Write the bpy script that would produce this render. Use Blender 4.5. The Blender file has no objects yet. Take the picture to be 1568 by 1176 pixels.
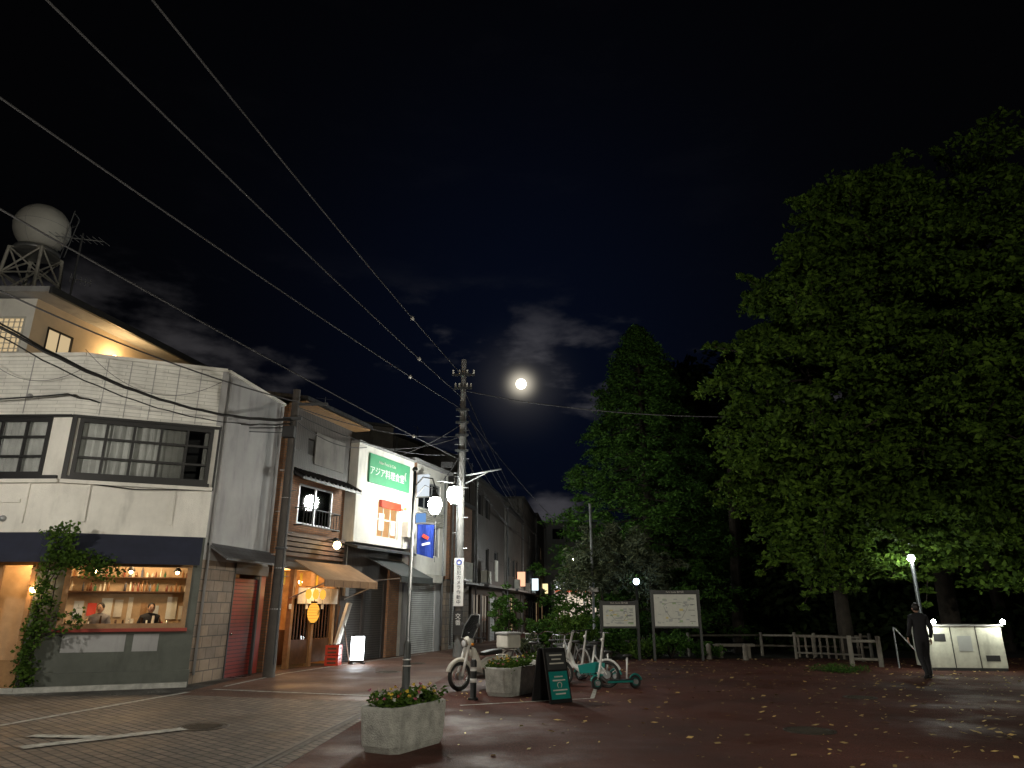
import bpy, math, random
import numpy as np
from mathutils import Vector, Matrix
random.seed(7); rng=np.random.default_rng(7)
S=bpy.context.scene
S.view_settings.view_transform='Standard'
S.view_settings.look='None'
S.view_settings.exposure=0

# ---------------------------------------------------------------- materials
def nt(name):
    m=bpy.data.materials.new(name); m.use_nodes=True
    t=m.node_tree; return m,t,t.nodes['Principled BSDF']
def M(name,col,rough=.7,var=.3,scale=2.5,bump=0.,bscale=40,metal=0.,emit=None,es=0.,spec=None):
    m,t,p=nt(name); N=t.nodes; L=t.links
    tc=N.new('ShaderNodeTexCoord'); n=N.new('ShaderNodeTexNoise'); n.inputs['Scale'].default_value=scale; n.inputs['Detail'].default_value=6; n.inputs['Roughness'].default_value=.65
    L.new(tc.outputs['Object'],n.inputs['Vector'])
    r=N.new('ShaderNodeMapRange'); r.inputs[1].default_value=.3; r.inputs[2].default_value=.7; r.inputs[3].default_value=1-var; r.inputs[4].default_value=1+var*.25
    L.new(n.outputs['Fac'],r.inputs[0])
    x=N.new('ShaderNodeMix'); x.data_type='RGBA'; x.blend_type='MULTIPLY'; x.inputs[0].default_value=1
    x.inputs[6].default_value=(*col,1); L.new(r.outputs[0],x.inputs[7]); L.new(x.outputs[2],p.inputs['Base Color'])
    p.inputs['Roughness'].default_value=rough; p.inputs['Metallic'].default_value=metal
    if spec is not None: p.inputs['Specular IOR Level'].default_value=spec
    if bump:
        n2=N.new('ShaderNodeTexNoise'); n2.inputs['Scale'].default_value=bscale; n2.inputs['Detail'].default_value=4
        L.new(tc.outputs['Object'],n2.inputs['Vector'])
        b=N.new('ShaderNodeBump'); b.inputs['Strength'].default_value=bump; b.inputs['Distance'].default_value=.02
        L.new(n2.outputs['Fac'],b.inputs['Height']); L.new(b.outputs[0],p.inputs['Normal'])
    if emit: 
        p.inputs['Emission Color'].default_value=(*emit,1); p.inputs['Emission Strength'].default_value=es; m.cycles.emission_sampling='NONE'
    return m
def streaks(m,amt=.45):
    # faint rain streaks and grime running down a wall
    t=m.node_tree; N=t.nodes; L=t.links; p=N['Principled BSDF']; src=p.inputs['Base Color'].links[0].from_socket
    tc=N.new('ShaderNodeTexCoord'); mp=N.new('ShaderNodeMapping'); mp.inputs['Scale'].default_value=(2.2,2.2,.5); L.new(tc.outputs['Object'],mp.inputs[0])
    n=N.new('ShaderNodeTexNoise'); n.inputs['Scale'].default_value=1.3; n.inputs['Detail'].default_value=9; n.inputs['Roughness'].default_value=.6; L.new(mp.outputs[0],n.inputs['Vector'])
    r=N.new('ShaderNodeMapRange'); r.interpolation_type='SMOOTHSTEP'; r.inputs[1].default_value=.48; r.inputs[2].default_value=.75; r.inputs[3].default_value=1; r.inputs[4].default_value=1-amt; L.new(n.outputs['Fac'],r.inputs[0])
    x=N.new('ShaderNodeMix'); x.data_type='RGBA'; x.blend_type='MULTIPLY'; x.inputs[0].default_value=1; L.new(src,x.inputs[6]); L.new(r.outputs[0],x.inputs[7]); L.new(x.outputs[2],p.inputs['Base Color']); return m
def BR(name,c1,c2,mo,w=.21,h=.07,ms=.008,rough=.8,coord='UV',bump=.5,rot=0,offset=.5,dirt=.35,metal=0,dscale=1.2,wet=0):
    m,t,p=nt(name); N=t.nodes; L=t.links
    tc=N.new('ShaderNodeTexCoord'); mp=N.new('ShaderNodeMapping'); mp.inputs['Rotation'].default_value[2]=rot
    L.new(tc.outputs[coord],mp.inputs[0])
    b=N.new('ShaderNodeTexBrick'); b.offset=offset; b.inputs['Scale'].default_value=1
    b.inputs['Brick Width'].default_value=w; b.inputs['Row Height'].default_value=h; b.inputs['Mortar Size'].default_value=ms
    b.inputs['Color1'].default_value=(*c1,1); b.inputs['Color2'].default_value=(*c2,1); b.inputs['Mortar'].default_value=(*mo,1)
    L.new(mp.outputs[0],b.inputs['Vector'])
    n=N.new('ShaderNodeTexNoise'); n.inputs['Scale'].default_value=dscale; n.inputs['Detail'].default_value=8; n.inputs['Roughness'].default_value=.7
    L.new(tc.outputs['Object'],n.inputs['Vector'])
    r=N.new('ShaderNodeMapRange'); r.inputs[1].default_value=.3; r.inputs[2].default_value=.7; r.inputs[3].default_value=1-dirt; r.inputs[4].default_value=1.1
    L.new(n.outputs['Fac'],r.inputs[0])
    x=N.new('ShaderNodeMix'); x.data_type='RGBA'; x.blend_type='MULTIPLY'; x.inputs[0].default_value=1
    L.new(b.outputs['Color'],x.inputs[6]); L.new(r.outputs[0],x.inputs[7]); L.new(x.outputs[2],p.inputs['Base Color'])
    p.inputs['Roughness'].default_value=rough; p.inputs['Metallic'].default_value=metal
    if wet:
        r2=N.new('ShaderNodeMapRange'); r2.inputs[1].default_value=.38; r2.inputs[2].default_value=.6; r2.inputs[3].default_value=rough-wet; r2.inputs[4].default_value=rough
        L.new(n.outputs['Fac'],r2.inputs[0]); L.new(r2.outputs[0],p.inputs['Roughness'])
    bu=N.new('ShaderNodeBump'); bu.inputs['Strength'].default_value=bump; bu.inputs['Distance'].default_value=.01; bu.invert=True
    L.new(b.outputs['Fac'],bu.inputs['Height']); L.new(bu.outputs[0],p.inputs['Normal'])
    return m
def EM(name,col,s,samp=False):
    m=bpy.data.materials.new(name); m.use_nodes=True; t=m.node_tree; t.nodes.clear()
    e=t.nodes.new('ShaderNodeEmission'); e.inputs[0].default_value=(*col,1); e.inputs[1].default_value=s
    o=t.nodes.new('ShaderNodeOutputMaterial'); t.links.new(e.outputs[0],o.inputs[0])
    if not samp: m.cycles.emission_sampling='NONE'
    return m
def GL(name,refl=.12,tint=(1,1,1)):
    m=bpy.data.materials.new(name); m.use_nodes=True; t=m.node_tree; t.nodes.clear(); N=t.nodes
    a=N.new('ShaderNodeBsdfTransparent'); a.inputs[0].default_value=(*tint,1); g=N.new('ShaderNodeBsdfGlossy'); g.inputs['Roughness'].default_value=.03
    f=N.new('ShaderNodeFresnel'); f.inputs[0].default_value=1.5; x=N.new('ShaderNodeMixShader'); o=N.new('ShaderNodeOutputMaterial')
    t.links.new(f.outputs[0],x.inputs[0]); t.links.new(a.outputs[0],x.inputs[1]); t.links.new(g.outputs[0],x.inputs[2]); t.links.new(x.outputs[0],o.inputs[0]); return m
def LEAF(name,col,var=.5,trans=.35,scale=.5,warm=1.25):
    m=bpy.data.materials.new(name); m.use_nodes=True; t=m.node_tree; t.nodes.clear(); N=t.nodes; L=t.links
    g=N.new('ShaderNodeNewGeometry'); n=N.new('ShaderNodeTexNoise'); n.inputs['Scale'].default_value=scale; n.inputs['Detail'].default_value=3
    L.new(g.outputs['Position'],n.inputs['Vector'])
    ad=N.new('ShaderNodeMath'); ad.operation='ADD'; L.new(g.outputs['Random Per Island'],ad.inputs[0]); L.new(n.outputs['Fac'],ad.inputs[1])
    r=N.new('ShaderNodeMapRange'); r.inputs[1].default_value=.4; r.inputs[2].default_value=1.6; r.inputs[3].default_value=1-var; r.inputs[4].default_value=1+var
    L.new(ad.outputs[0],r.inputs[0])
    h=N.new('ShaderNodeMix'); h.data_type='RGBA'; h.inputs[6].default_value=(*col,1); h.inputs[7].default_value=(col[0]*warm,col[1]*1.1,col[2]*.8,1)
    L.new(g.outputs['Random Per Island'],h.inputs[0])
    x=N.new('ShaderNodeMix'); x.data_type='RGBA'; x.blend_type='MULTIPLY'; x.inputs[0].default_value=1; L.new(h.outputs[2],x.inputs[6]); L.new(r.outputs[0],x.inputs[7])
    d=N.new('ShaderNodeBsdfPrincipled'); d.inputs['Roughness'].default_value=.7; d.inputs['Specular IOR Level'].default_value=.12; L.new(x.outputs[2],d.inputs['Base Color'])
    tr=N.new('ShaderNodeBsdfTranslucent'); L.new(x.outputs[2],tr.inputs[0])
    mx=N.new('ShaderNodeMixShader'); mx.inputs[0].default_value=trans; o=N.new('ShaderNodeOutputMaterial')
    L.new(d.outputs[0],mx.inputs[1]); L.new(tr.outputs[0],mx.inputs[2]); L.new(mx.outputs[0],o.inputs[0]); return m

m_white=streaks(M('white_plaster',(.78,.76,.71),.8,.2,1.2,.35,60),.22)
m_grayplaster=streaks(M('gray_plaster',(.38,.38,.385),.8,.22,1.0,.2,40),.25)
m_siding=streaks(BR('white_tile_siding',(.78,.77,.72),(.74,.73,.69),(.46,.46,.43),.9,.09,.006,.6,dirt=.2),.2)
m_cream=M('cream_wall',(.62,.50,.36),.8,.2,1)
m_black=M('black_metal',(.010,.010,.011),.5,.2)
m_dark=M('dark_metal',(.045,.047,.05),.5,.3)
m_navy=M('navy_canvas',(.018,.022,.045),.85,.3)
m_green=streaks(M('dark_green_paint',(.10,.11,.095),.55,.35,2),.35)
m_oak=M('oak_wood',(.35,.2,.09),.5,.35,6)
m_brownw=M('brown_wood',(.12,.06,.03),.6,.4,5)
m_red=M('red_paint',(.30,.035,.02),.45,.25)
m_redb=M('red_plastic',(.6,.06,.03),.4,.1)
m_stone=BR('tan_stone_tile',(.34,.26,.19),(.22,.18,.15),(.12,.105,.09),.4,.25,.012,.75,dirt=.5)
m_brick=BR('brown_brick',(.34,.16,.08),(.25,.12,.06),(.14,.11,.09),.2,.065,.008,.8)
m_oranbrick=BR('orange_brick',(.42,.21,.10),(.32,.15,.075),(.2,.17,.13),.2,.07,.008,.8)
m_tile=BR('roof_tile',(.05,.05,.055),(.035,.035,.04),(.01,.01,.01),.25,.22,.02,.45,bump=1)
m_darkclad=BR('dark_cladding',(.075,.065,.06),(.06,.052,.048),(.018,.016,.015),.09,4,.01,.55,bump=1,offset=0)
m_rowgray=streaks(M('weathered_render',(.17,.16,.15),.85,.35,1.5,.3),.35)
m_shutw=streaks(BR('white_shutter',(.6,.62,.62),(.58,.6,.6),(.2,.2,.2),6,.075,.01,.5,bump=1),.25)
m_shutg=BR('gray_shutter',(.11,.105,.10),(.10,.098,.095),(.03,.03,.03),6,.075,.01,.45,bump=1)
m_shutr=BR('red_shutter',(.28,.03,.02),(.25,.03,.02),(.08,.01,.01),6,.09,.01,.45,bump=1)
m_tan=M('tan_canvas',(.36,.21,.11),.85,.3,4)
m_dkawn=M('charcoal_canvas',(.05,.055,.055),.8,.3)
m_conc=M('concrete',(.50,.50,.47),.85,.45,6,.9,60)
m_fenc=M('weathered_fence',(.20,.18,.15),.85,.4,4,.4)
m_pole=M('concrete_pole',(.13,.125,.12),.8,.35,3,.2)
m_polebr=M('brown_pole',(.05,.042,.036),.7,.35,3,.2)
m_polew=M('painted_pole',(.04,.045,.045),.45,.3)
m_steel=M('galvanised_steel',(.40,.41,.42),.45,.3,5,metal=.6)
m_whp=M('white_paint',(.78,.78,.77),.35,.12)
m_offw=M('white_fabric',(.66,.64,.58),.9,.3,3)
m_curt=M('curtain',(.50,.52,.51),.9,.35,1.5)
m_gsign=M('green_sign_panel',(.08,.33,.17),.5,.15)
m_teal=M('teal_plastic',(.01,.22,.20),.35,.1)
m_rub=M('rubber',(.018,.018,.018),.7,.2)
m_seat=M('black_seat',(.02,.02,.02),.55,.1)
m_chrome=M('chrome',(.7,.7,.7),.2,.05,metal=1)
m_soil=M('soil',(.03,.022,.015),.95,.4,8,.5)
m_bark=M('bark',(.030,.024,.018),.95,.5,6,.8,20)
m_glass=GL('window_glass')
m_dglass=M('dark_glass',(.012,.014,.018),.06,.1)
m_lant=EM('lantern_glass',(1,.94,.82),420,True)
m_lant2=EM('pole_lantern_glass',(.95,.98,.9),250,True)
m_bulbw=EM('warm_bulb',(1,.62,.28),40)
m_signw=EM('lit_sign_face',(.85,.93,1),.9)
m_paper=EM('paper_lantern',(1,.46,.06),1.25)
m_winlit=EM('lit_window',(1,.75,.42),.6)
m_blue=M('blue_cloth',(.03,.08,.5),.8,.2,emit=(.03,.08,.5),es=.05)
m_yel=M('yellow_paint',(.7,.5,.05),.5,.1)
m_skin=M('skin',(.45,.28,.2),.6,.1)
m_cloth=M('dark_coat',(.016,.016,.02),.85,.3)
m_shirt=M('grey_shirt',(.25,.25,.27),.85,.3)
m_hair=M('hair',(.01,.008,.007),.6,.2)
m_map=M('map_paper',(.74,.76,.71),.5,.12,8)
m_mapg=M('map_green',(.4,.55,.33),.5,.1); m_mapb=M('map_gray',(.5,.53,.53),.5,.1); m_mapy=M('map_yellow',(.75,.66,.3),.5,.1)
m_line=M('road_paint',(.50,.50,.46),.7,.75,11)
m_iron=M('cast_iron',(.10,.085,.07),.5,.4,20,.6,80,metal=.6)
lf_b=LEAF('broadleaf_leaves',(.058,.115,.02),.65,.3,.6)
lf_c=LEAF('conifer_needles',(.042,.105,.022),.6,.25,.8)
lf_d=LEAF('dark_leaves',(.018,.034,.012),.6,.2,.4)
lf_s=LEAF('silver_leaves',(.075,.10,.07),.45,.25,1)
lf_i=LEAF('ivy_leaves',(.06,.12,.025),.5,.35,2)
m_fl=[M('flower_'+n,c,.7,.1) for n,c in (('pink',(.45,.1,.18)),('white',(.7,.7,.65)),('yellow',(.7,.5,.06)),('red',(.4,.05,.04)))]
m_fall=LEAF('fallen_leaf',(.46,.36,.18),.6,.1,2)

# ---------------------------------------------------------------- builder
def empty(name,loc=(0,0,0),rz=0):
    e=bpy.data.objects.new(name,None); e.location=loc; e.rotation_euler[2]=rz; e.empty_display_size=.3
    S.collection.objects.link(e); return e
class Fr:
    def __init__(s,p0,p1):
        s.O=Vector((p0[0],p0[1],0)); d=Vector((p1[0]-p0[0],p1[1]-p0[1],0)); s.L=d.length; s.u=d.normalized(); s.n=Vector((s.u.y,-s.u.x,0))
    def __call__(s,a,b,c): return s.O+s.u*a+s.n*b+Vector((0,0,c))
class B:
    def __init__(s,name,loc=(0,0,0),rz=0,e=None):
        s.e=e or empty(name,loc,rz); s.parts={}; s.f=None
    def add(s,part,mat,V,F,UV=None,smooth=False):
        p=s.parts.setdefault(part,dict(m=mat,v=[],f=[],uv=[],sm=[]))
        k=len(p['v']); p['v']+= [tuple(v) for v in V]
        for i,f in enumerate(F):
            p['f'].append([k+j for j in f]); p['sm'].append(smooth)
            p['uv']+= (UV[i] if UV else [(V[j][0]+V[j][1],V[j][2]) for j in f])
    def bx(s,part,mat,a,b,c,f='d'):
        f=s.f if f=='d' else f
        P=[(x,y,z) for x in a for y in b for z in c]
        F=[(0,1,3,2),(4,6,7,5),(0,4,5,1),(2,3,7,6),(0,2,6,4),(1,5,7,3)]
        ax=[(1,2),(1,2),(0,2),(0,2),(0,1),(0,1)]
        UV=[[(P[j][ax[i][0]],P[j][ax[i][1]]) for j in F[i]] for i in range(6)]
        V=[f(*p) if f else Vector(p) for p in P]
        s.add(part,mat,V,F,UV)
    def rbox(s,part,mat,c,size,R=None):
        R=R or Matrix.Identity(3)
        if not isinstance(R,Matrix): R=Matrix.Rotation(R[1],3,R[0])
        c=Vector(c); s.bx(part,mat,(-size[0]/2,size[0]/2),(-size[1]/2,size[1]/2),(-size[2]/2,size[2]/2),lambda x,y,z:c+R@Vector((x,y,z)))
    def prism(s,part,mat,pts,vec):
        n=len(pts); P=[Vector(p) for p in pts]; vec=Vector(vec); V=P+[p+vec for p in P]
        F=[tuple(range(n)),tuple(range(n,2*n))[::-1]]+[(i,(i+1)%n,n+(i+1)%n,n+i) for i in range(n)]
        L=(P[1]-P[0]).length; H=(P[2]-P[1]).length
        U=[[(0,0),(L,0),(L,H),(0,H)] if n==4 else [(P[i].x,P[i].y) for i in range(n)]]; U.append(U[0][::-1])
        for i in range(n):
            l=(P[(i+1)%n]-P[i]).length; h=vec.length; U.append([(0,0),(l,0),(l,h),(0,h)])
        s.add(part,mat,V,F,U)
    def tube(s,part,mat,pts,rs,n=10,cap=True):
        pts=[Vector(p) for p in pts]
        if not hasattr(rs,'__len__'): rs=[rs]*len(pts)
        V=[];F=[]; prev=None
        for i,p in enumerate(pts):
            d=(pts[min(i+1,len(pts)-1)]-pts[max(i-1,0)]).normalized()
            if prev is None: x=d.orthogonal().normalized()
            else:
                x=prev-d*prev.dot(d); x=x.normalized() if x.length>1e-5 else d.orthogonal().normalized()
            prev=x; y=d.cross(x)
            for k in range(n):
                a=2*math.pi*k/n; V.append(p+(x*math.cos(a)+y*math.sin(a))*rs[i])
        for i in range(len(pts)-1):
            for k in range(n): F.append((i*n+k,i*n+(k+1)%n,(i+1)*n+(k+1)%n,(i+1)*n+k))
        s.add(part,mat,V,F,None,n>6)
        if cap:
            s.add(part,mat,V[:n],[tuple(range(n))]); s.add(part,mat,V[-n:],[tuple(range(n))])
    def sph(s,part,mat,c,r,n=16,m=10,R=None):
        if not hasattr(r,'__len__'): r=(r,r,r)
        c=Vector(c); V=[];F=[]
        for i in range(m+1):
            t=math.pi*i/m
            for k in range(n):
                a=2*math.pi*k/n; v=Vector((r[0]*math.sin(t)*math.cos(a),r[1]*math.sin(t)*math.sin(a),r[2]*math.cos(t)))
                V.append(c+(R@v if R else v))
        for i in range(m):
            for k in range(n): F.append((i*n+k,(i+1)*n+k,(i+1)*n+(k+1)%n,i*n+(k+1)%n))
        s.add(part,mat,V,F,None,True)
    def ring(s,part,mat,c,R,r,ax='y',n=28,m=8,a0=0,a1=2*math.pi,wid=1):
        c=Vector(c); full=abs(a1-a0-2*math.pi)<1e-3; V=[];F=[]; N=n if full else n+1
        for i in range(N):
            a=a0+(a1-a0)*i/n
            for k in range(m):
                b=2*math.pi*k/m; q=R+r*math.cos(b); h=r*wid*math.sin(b)
                v={'y':(q*math.cos(a),h,q*math.sin(a)),'z':(q*math.cos(a),q*math.sin(a),h),'x':(h,q*math.cos(a),q*math.sin(a))}[ax]
                V.append(c+Vector(v))
        for i in range(n):
            j=(i+1)%N
            for k in range(m): F.append((i*m+k,i*m+(k+1)%m,j*m+(k+1)%m,j*m+k))
        s.add(part,mat,V,F,None,True)
    def loft(s,part,mat,secs,cap=True,smooth=False):
        n=len(secs[0]); V=[Vector(p) for q in secs for p in q]; F=[]
        for i in range(len(secs)-1):
            for k in range(n): F.append((i*n+k,i*n+(k+1)%n,(i+1)*n+(k+1)%n,(i+1)*n+k))
        s.add(part,mat,V,F,None,smooth)
        if cap:
            s.add(part,mat,secs[0],[tuple(range(n))]); s.add(part,mat,secs[-1],[tuple(range(n))])
    def done(s,bevel=None):
        import bmesh
        for nm,p in s.parts.items():
            me=bpy.data.meshes.new(nm); me.from_pydata(p['v'],[],p['f'])
            uv=me.uv_layers.new(name='UVMap'); uv.data.foreach_set('uv',np.array(p['uv'],dtype=np.float32).ravel())
            me.polygons.foreach_set('use_smooth',p['sm'])
            bm=bmesh.new(); bm.from_mesh(me); bmesh.ops.recalc_face_normals(bm,faces=bm.faces)
            if any(p['sm']): bmesh.ops.remove_doubles(bm,verts=bm.verts,dist=1e-5)
            bm.to_mesh(me); bm.free()
            me.materials.append(p['m']); o=bpy.data.objects.new(nm,me); S.collection.objects.link(o); o.parent=s.e
            if bevel and nm in bevel:
                b=o.modifiers.new('b','BEVEL'); b.width=bevel[nm]; b.segments=2; b.limit_method='ANGLE'
        return s.e
def wall(b,part,mat,fr,s0,s1,z0,z1,ops=(),n0=-.15,n1=0):
    ss=sorted({s0,s1,*[o[0] for o in ops],*[o[1] for o in ops]}); zz=sorted({z0,z1,*[o[2] for o in ops],*[o[3] for o in ops]})
    for i in range(len(ss)-1):
        j=0
        while j<len(zz)-1:
            cs=(ss[i]+ss[i+1])/2
            def solid(q):
                cz=(zz[q]+zz[q+1])/2
                return not any(o[0]<cs<o[1] and o[2]<cz<o[3] for o in ops)
            if not solid(j): j+=1; continue
            k=j
            while k<len(zz)-1 and solid(k): k+=1
            b.bx(part,mat,(ss[i],ss[i+1]),(n0,n1),(zz[j],zz[k]),fr); j=k
def window(b,fr,s0,s1,z0,z1,cols=2,rows=1,fm=None,gm=None,n=-.06,w=.05,mw=.03,back=None,tag='window',gap=None):
    fm=fm or m_dark; gm=gm or m_dglass
    b.bx(tag+'_frame',fm,(s0,s0+w),(n-.04,n+.05),(z0,z1),fr); b.bx(tag+'_frame',fm,(s1-w,s1),(n-.04,n+.05),(z0,z1),fr)
    b.bx(tag+'_frame',fm,(s0+w,s1-w),(n-.04,n+.05),(z0,z0+w),fr); b.bx(tag+'_frame',fm,(s0+w,s1-w),(n-.04,n+.05),(z1-w,z1),fr)
    for i in range(1,cols):
        c=s0+(s1-s0)*i/cols; b.bx(tag+'_frame',fm,(c-mw/2,c+mw/2),(n-.03,n+.03),(z0+w,z1-w),fr)
    for i in range(1,rows):
        c=z0+(z1-z0)*i/rows; b.bx(tag+'_frame',fm,(s0+w,s1-w),(n-.025,n+.025),(c-mw/2,c+mw/2),fr)
    b.bx(tag+'_glass',gm,(s0+w,s1-w),(n-.006,n),(z0+w,z1-w),fr)
    if back: 
        k=int((s1-s0)/.05); V=[];F=[]; rr=random.Random(int(s0*100+z0*7))
        amp=[.012+.03*rr.random() for _ in range(k+1)]
        for i in range(k+1):
            s_=s0+(s1-s0)*i/k; q=fr(s_,n-.11+amp[i]*math.sin(i*1.9),0); V+= [q+Vector((0,0,z0)),q+Vector((0,0,z1))]
        for i in range(k):
            s_=s0+(s1-s0)*i/k
            if gap and gap[0]<s_<gap[1]: continue
            F.append((2*i,2*i+2,2*i+3,2*i+1))
        b.add(tag+'_curtain',back,V,F)
def light(name,loc,e,col,r=.08,typ='POINT',parent=None):
    l=bpy.data.lights.new(name,typ); l.energy=e; l.color=col; l.shadow_soft_size=r
    o=bpy.data.objects.new(name,l); o.location=loc; S.collection.objects.link(o)
    if parent: o.parent=parent
    return o
def text(b,body,mat,fr,s,z,n,size,ext=.006,vert=False):
    if vert:
        for i,ch in enumerate(body): text(b,ch,mat,fr,s,z-i*size*1.05,n,size,ext)
        return
    c=bpy.data.curves.new('lettering','FONT'); c.body=body; c.size=size; c.extrude=ext; c.align_x='CENTER'; c.align_y='CENTER'; c.materials.append(mat)
    o=bpy.data.objects.new('lettering',c); S.collection.objects.link(o)
    p=fr(s,n,z); x=fr.u; y=Vector((0,0,1)); zz=x.cross(y)
    R=Matrix((x,y,zz)).transposed().to_4x4(); o.parent=b.e; o.matrix_local=Matrix.Translation(p)@R

# ---------------------------------------------------------------- people
def skinobj(name,V,E,Rr,mat,parent,sub=2,root=0):
    me=bpy.data.meshes.new(name); me.from_pydata(V,E,[]); o=bpy.data.objects.new(name,me); S.collection.objects.link(o); me.materials.append(mat); o.parent=parent
    sk=o.modifiers.new('s','SKIN'); sk.use_smooth_shade=True
    for i,v in enumerate(me.skin_vertices[0].data): v.radius=Rr[i] if hasattr(Rr[i],'__len__') else (Rr[i],Rr[i]); v.use_root=(i==root)
    m=o.modifiers.new('u','SUBSURF'); m.levels=sub; m.render_levels=sub; return o
def person(name,x,y,rz,mat,walk=True):
    e=empty(name,(x,y,0),rz)   # faces local +Y
    V=[(0,0,.95),(0,.01,1.12),(0,.03,1.32),(0,.035,1.43),(0,.05,1.52),
       (.17,.03,1.41),(.24,-.04,1.14),(.24,.07,.92),(-.17,.03,1.41),(-.24,.02,1.13),(-.25,.16,.95),
       (.09,0,.88),(.10,.16,.50),(.10,.10,.09),(.10,.26,.04),(-.09,0,.88),(-.10,-.02,.48),(-.10,-.26,.16),(-.10,-.20,.03)]
    if not walk: V[11:]=[(.09,0,.88),(.10,.02,.48),(.10,0,.09),(.10,.14,.04),(-.09,0,.88),(-.10,.02,.48),(-.10,0,.09),(-.10,.14,.04)]
    E=[(0,1),(1,2),(2,3),(3,4),(3,5),(5,6),(6,7),(3,8),(8,9),(9,10),(0,11),(11,12),(12,13),(13,14),(0,15),(15,16),(16,17),(17,18)]
    R=[(.16,.12),(.16,.12),(.18,.13),(.13,.10),(.055,.055),.075,.055,.042,.075,.055,.042,.10,.075,.055,.05,.10,.075,.055,.05]
    skinobj('clothed_body',V,E,R,mat,e)
    b=B('',e=e)
    b.sph('head',m_skin,(0,.07,1.62),(.075,.095,.115),20,14); b.sph('hair',m_hair,(0,.05,1.645),(.085,.10,.108),20,14); b.sph('nose',m_skin,(0,.168,1.61),(.014,.02,.02),8,6)
    for s in (-1,1): b.sph('ears',m_skin,(s*.078,.06,1.61),(.012,.02,.03),8,6); b.sph('eyes',m_black,(s*.03,.155,1.63),(.012,.01,.008),8,6)
    b.sph('mouth',m_red,(0,.157,1.57),(.025,.008,.006),8,6)
    for s,(wx,wy,wz) in ((1,(.24,.07,.92)),(-1,(-.25,.16,.95))):
        b.sph('palms',m_skin,(wx,wy+.02,wz-.06),(.018,.038,.05),10,8)
        for k in range(4):
            l=(.06,.075,.07,.055)[k]; fy=wy+.045-.02*k; b.tube('fingers',m_skin,[(wx,fy,wz-.09),(wx-s*.005,fy+.005,wz-.09-l*.55),(wx-s*.02,fy+.01,wz-.09-l)],[.0095,.009,.007],7)
        b.tube('thumbs',m_skin,[(wx-s*.005,wy+.04,wz-.05),(wx-s*.015,wy+.07,wz-.08),(wx-s*.02,wy+.075,wz-.11)],[.011,.01,.008],7)
    for ax,ay,az,p in (((.10,.15,.0,0),(-.10,-.22,.02,.7)) if walk else ((.1,.05,0,0),(-.1,.05,0,0))):
        b.sph('shoes',m_black,(ax,ay+.03,.045+az*1.5),(.048,.135,.045),12,8,Matrix.Rotation(-p*.6,3,'X'))
    b.done(); return e

# ---------------------------------------------------------------- ground
def sheet(name,pts,z,mat):
    me=bpy.data.meshes.new(name); me.from_pydata([(x,y,z) for x,y in pts],[],[tuple(range(len(pts)))]); me.materials.append(mat)
    o=bpy.data.objects.new(name,me); S.collection.objects.link(o); return o
def ground_mat(name,col,sc=1.,speck=.5,lo=.25,hi=.75,spec=.35):
    m,t,p=nt(name); N=t.nodes; L=t.links
    tc=N.new('ShaderNodeTexCoord')
    def noise(s,d=6):
        n=N.new('ShaderNodeTexNoise'); n.inputs['Scale'].default_value=s; n.inputs['Detail'].default_value=d; n.inputs['Roughness'].default_value=.6; L.new(tc.outputs['Object'],n.inputs['Vector']); return n
    a=noise(.35*sc,9); f=noise(60,3)
    r=N.new('ShaderNodeMapRange'); r.inputs[1].default_value=.3; r.inputs[2].default_value=.7; r.inputs[3].default_value=.45; r.inputs[4].default_value=1.3; L.new(a.outputs[0],r.inputs[0])
    r2=N.new('ShaderNodeMapRange'); r2.inputs[1].default_value=.35; r2.inputs[2].default_value=.7; r2.inputs[3].default_value=1-speck; r2.inputs[4].default_value=1+speck; L.new(f.outputs[0],r2.inputs[0])
    mu=N.new('ShaderNodeMath'); mu.operation='MULTIPLY'; L.new(r.outputs[0],mu.inputs[0]); L.new(r2.outputs[0],mu.inputs[1])
    x=N.new('ShaderNodeMix'); x.data_type='RGBA'; x.blend_type='MULTIPLY'; x.inputs[0].default_value=1; x.inputs[6].default_value=(*col,1); L.new(mu.outputs[0],x.inputs[7]); L.new(x.outputs[2],p.inputs['Base Color'])
    w=noise(.5,7); rr=N.new('ShaderNodeMapRange'); rr.inputs[1].default_value=.36; rr.inputs[2].default_value=.56; rr.inputs[3].default_value=lo; rr.inputs[4].default_value=hi; L.new(w.outputs[0],rr.inputs[0]); L.new(rr.outputs[0],p.inputs['Roughness'])
    p.inputs['Specular IOR Level'].default_value=spec
    b=N.new('ShaderNodeBump'); b.inputs['Strength'].default_value=.8; b.inputs['Distance'].default_value=.012; L.new(f.outputs[0],b.inputs['Height']); L.new(b.outputs[0],p.inputs['Normal'])
    return m
g_red=ground_mat('red_asphalt',(.105,.036,.026),lo=.48,hi=.88,spec=.28)
g_street=ground_mat('brown_asphalt',(.14,.075,.052),lo=.42,hi=.75)
g_base=ground_mat('dark_asphalt',(.05,.048,.045))
g_soil=ground_mat('park_soil',(.02,.018,.012),lo=.8,hi=.95)
g_brick=BR('grey_block_paving',(.24,.19,.15),(.14,.115,.095),(.035,.03,.027),.22,.14,.013,.75,coord='Object',rot=.72,bump=1,dirt=.5,dscale=.8,wet=.25)
sheet('ground',[(-400,-300),(400,-300),(400,700),(-400,700)],0,g_base)
sheet('plaza_paving',[(-3.4,-12),(45,-12),(45,27),(5,25.2),(1.8,24.2),(.9,27),(3.5,46),(6,75),(3.2,75),(.2,45),(-.8,29),(-2.25,12)],.004,g_red)
sheet('street_paving',[(-6.6,14.8),(-2.0,13.6),(-2.0,14),(-.8,29),(.2,45),(3.2,75),(2.2,75),(-2.0,33),(-4.0,27),(-6.6,20)],.008,g_street)
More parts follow.
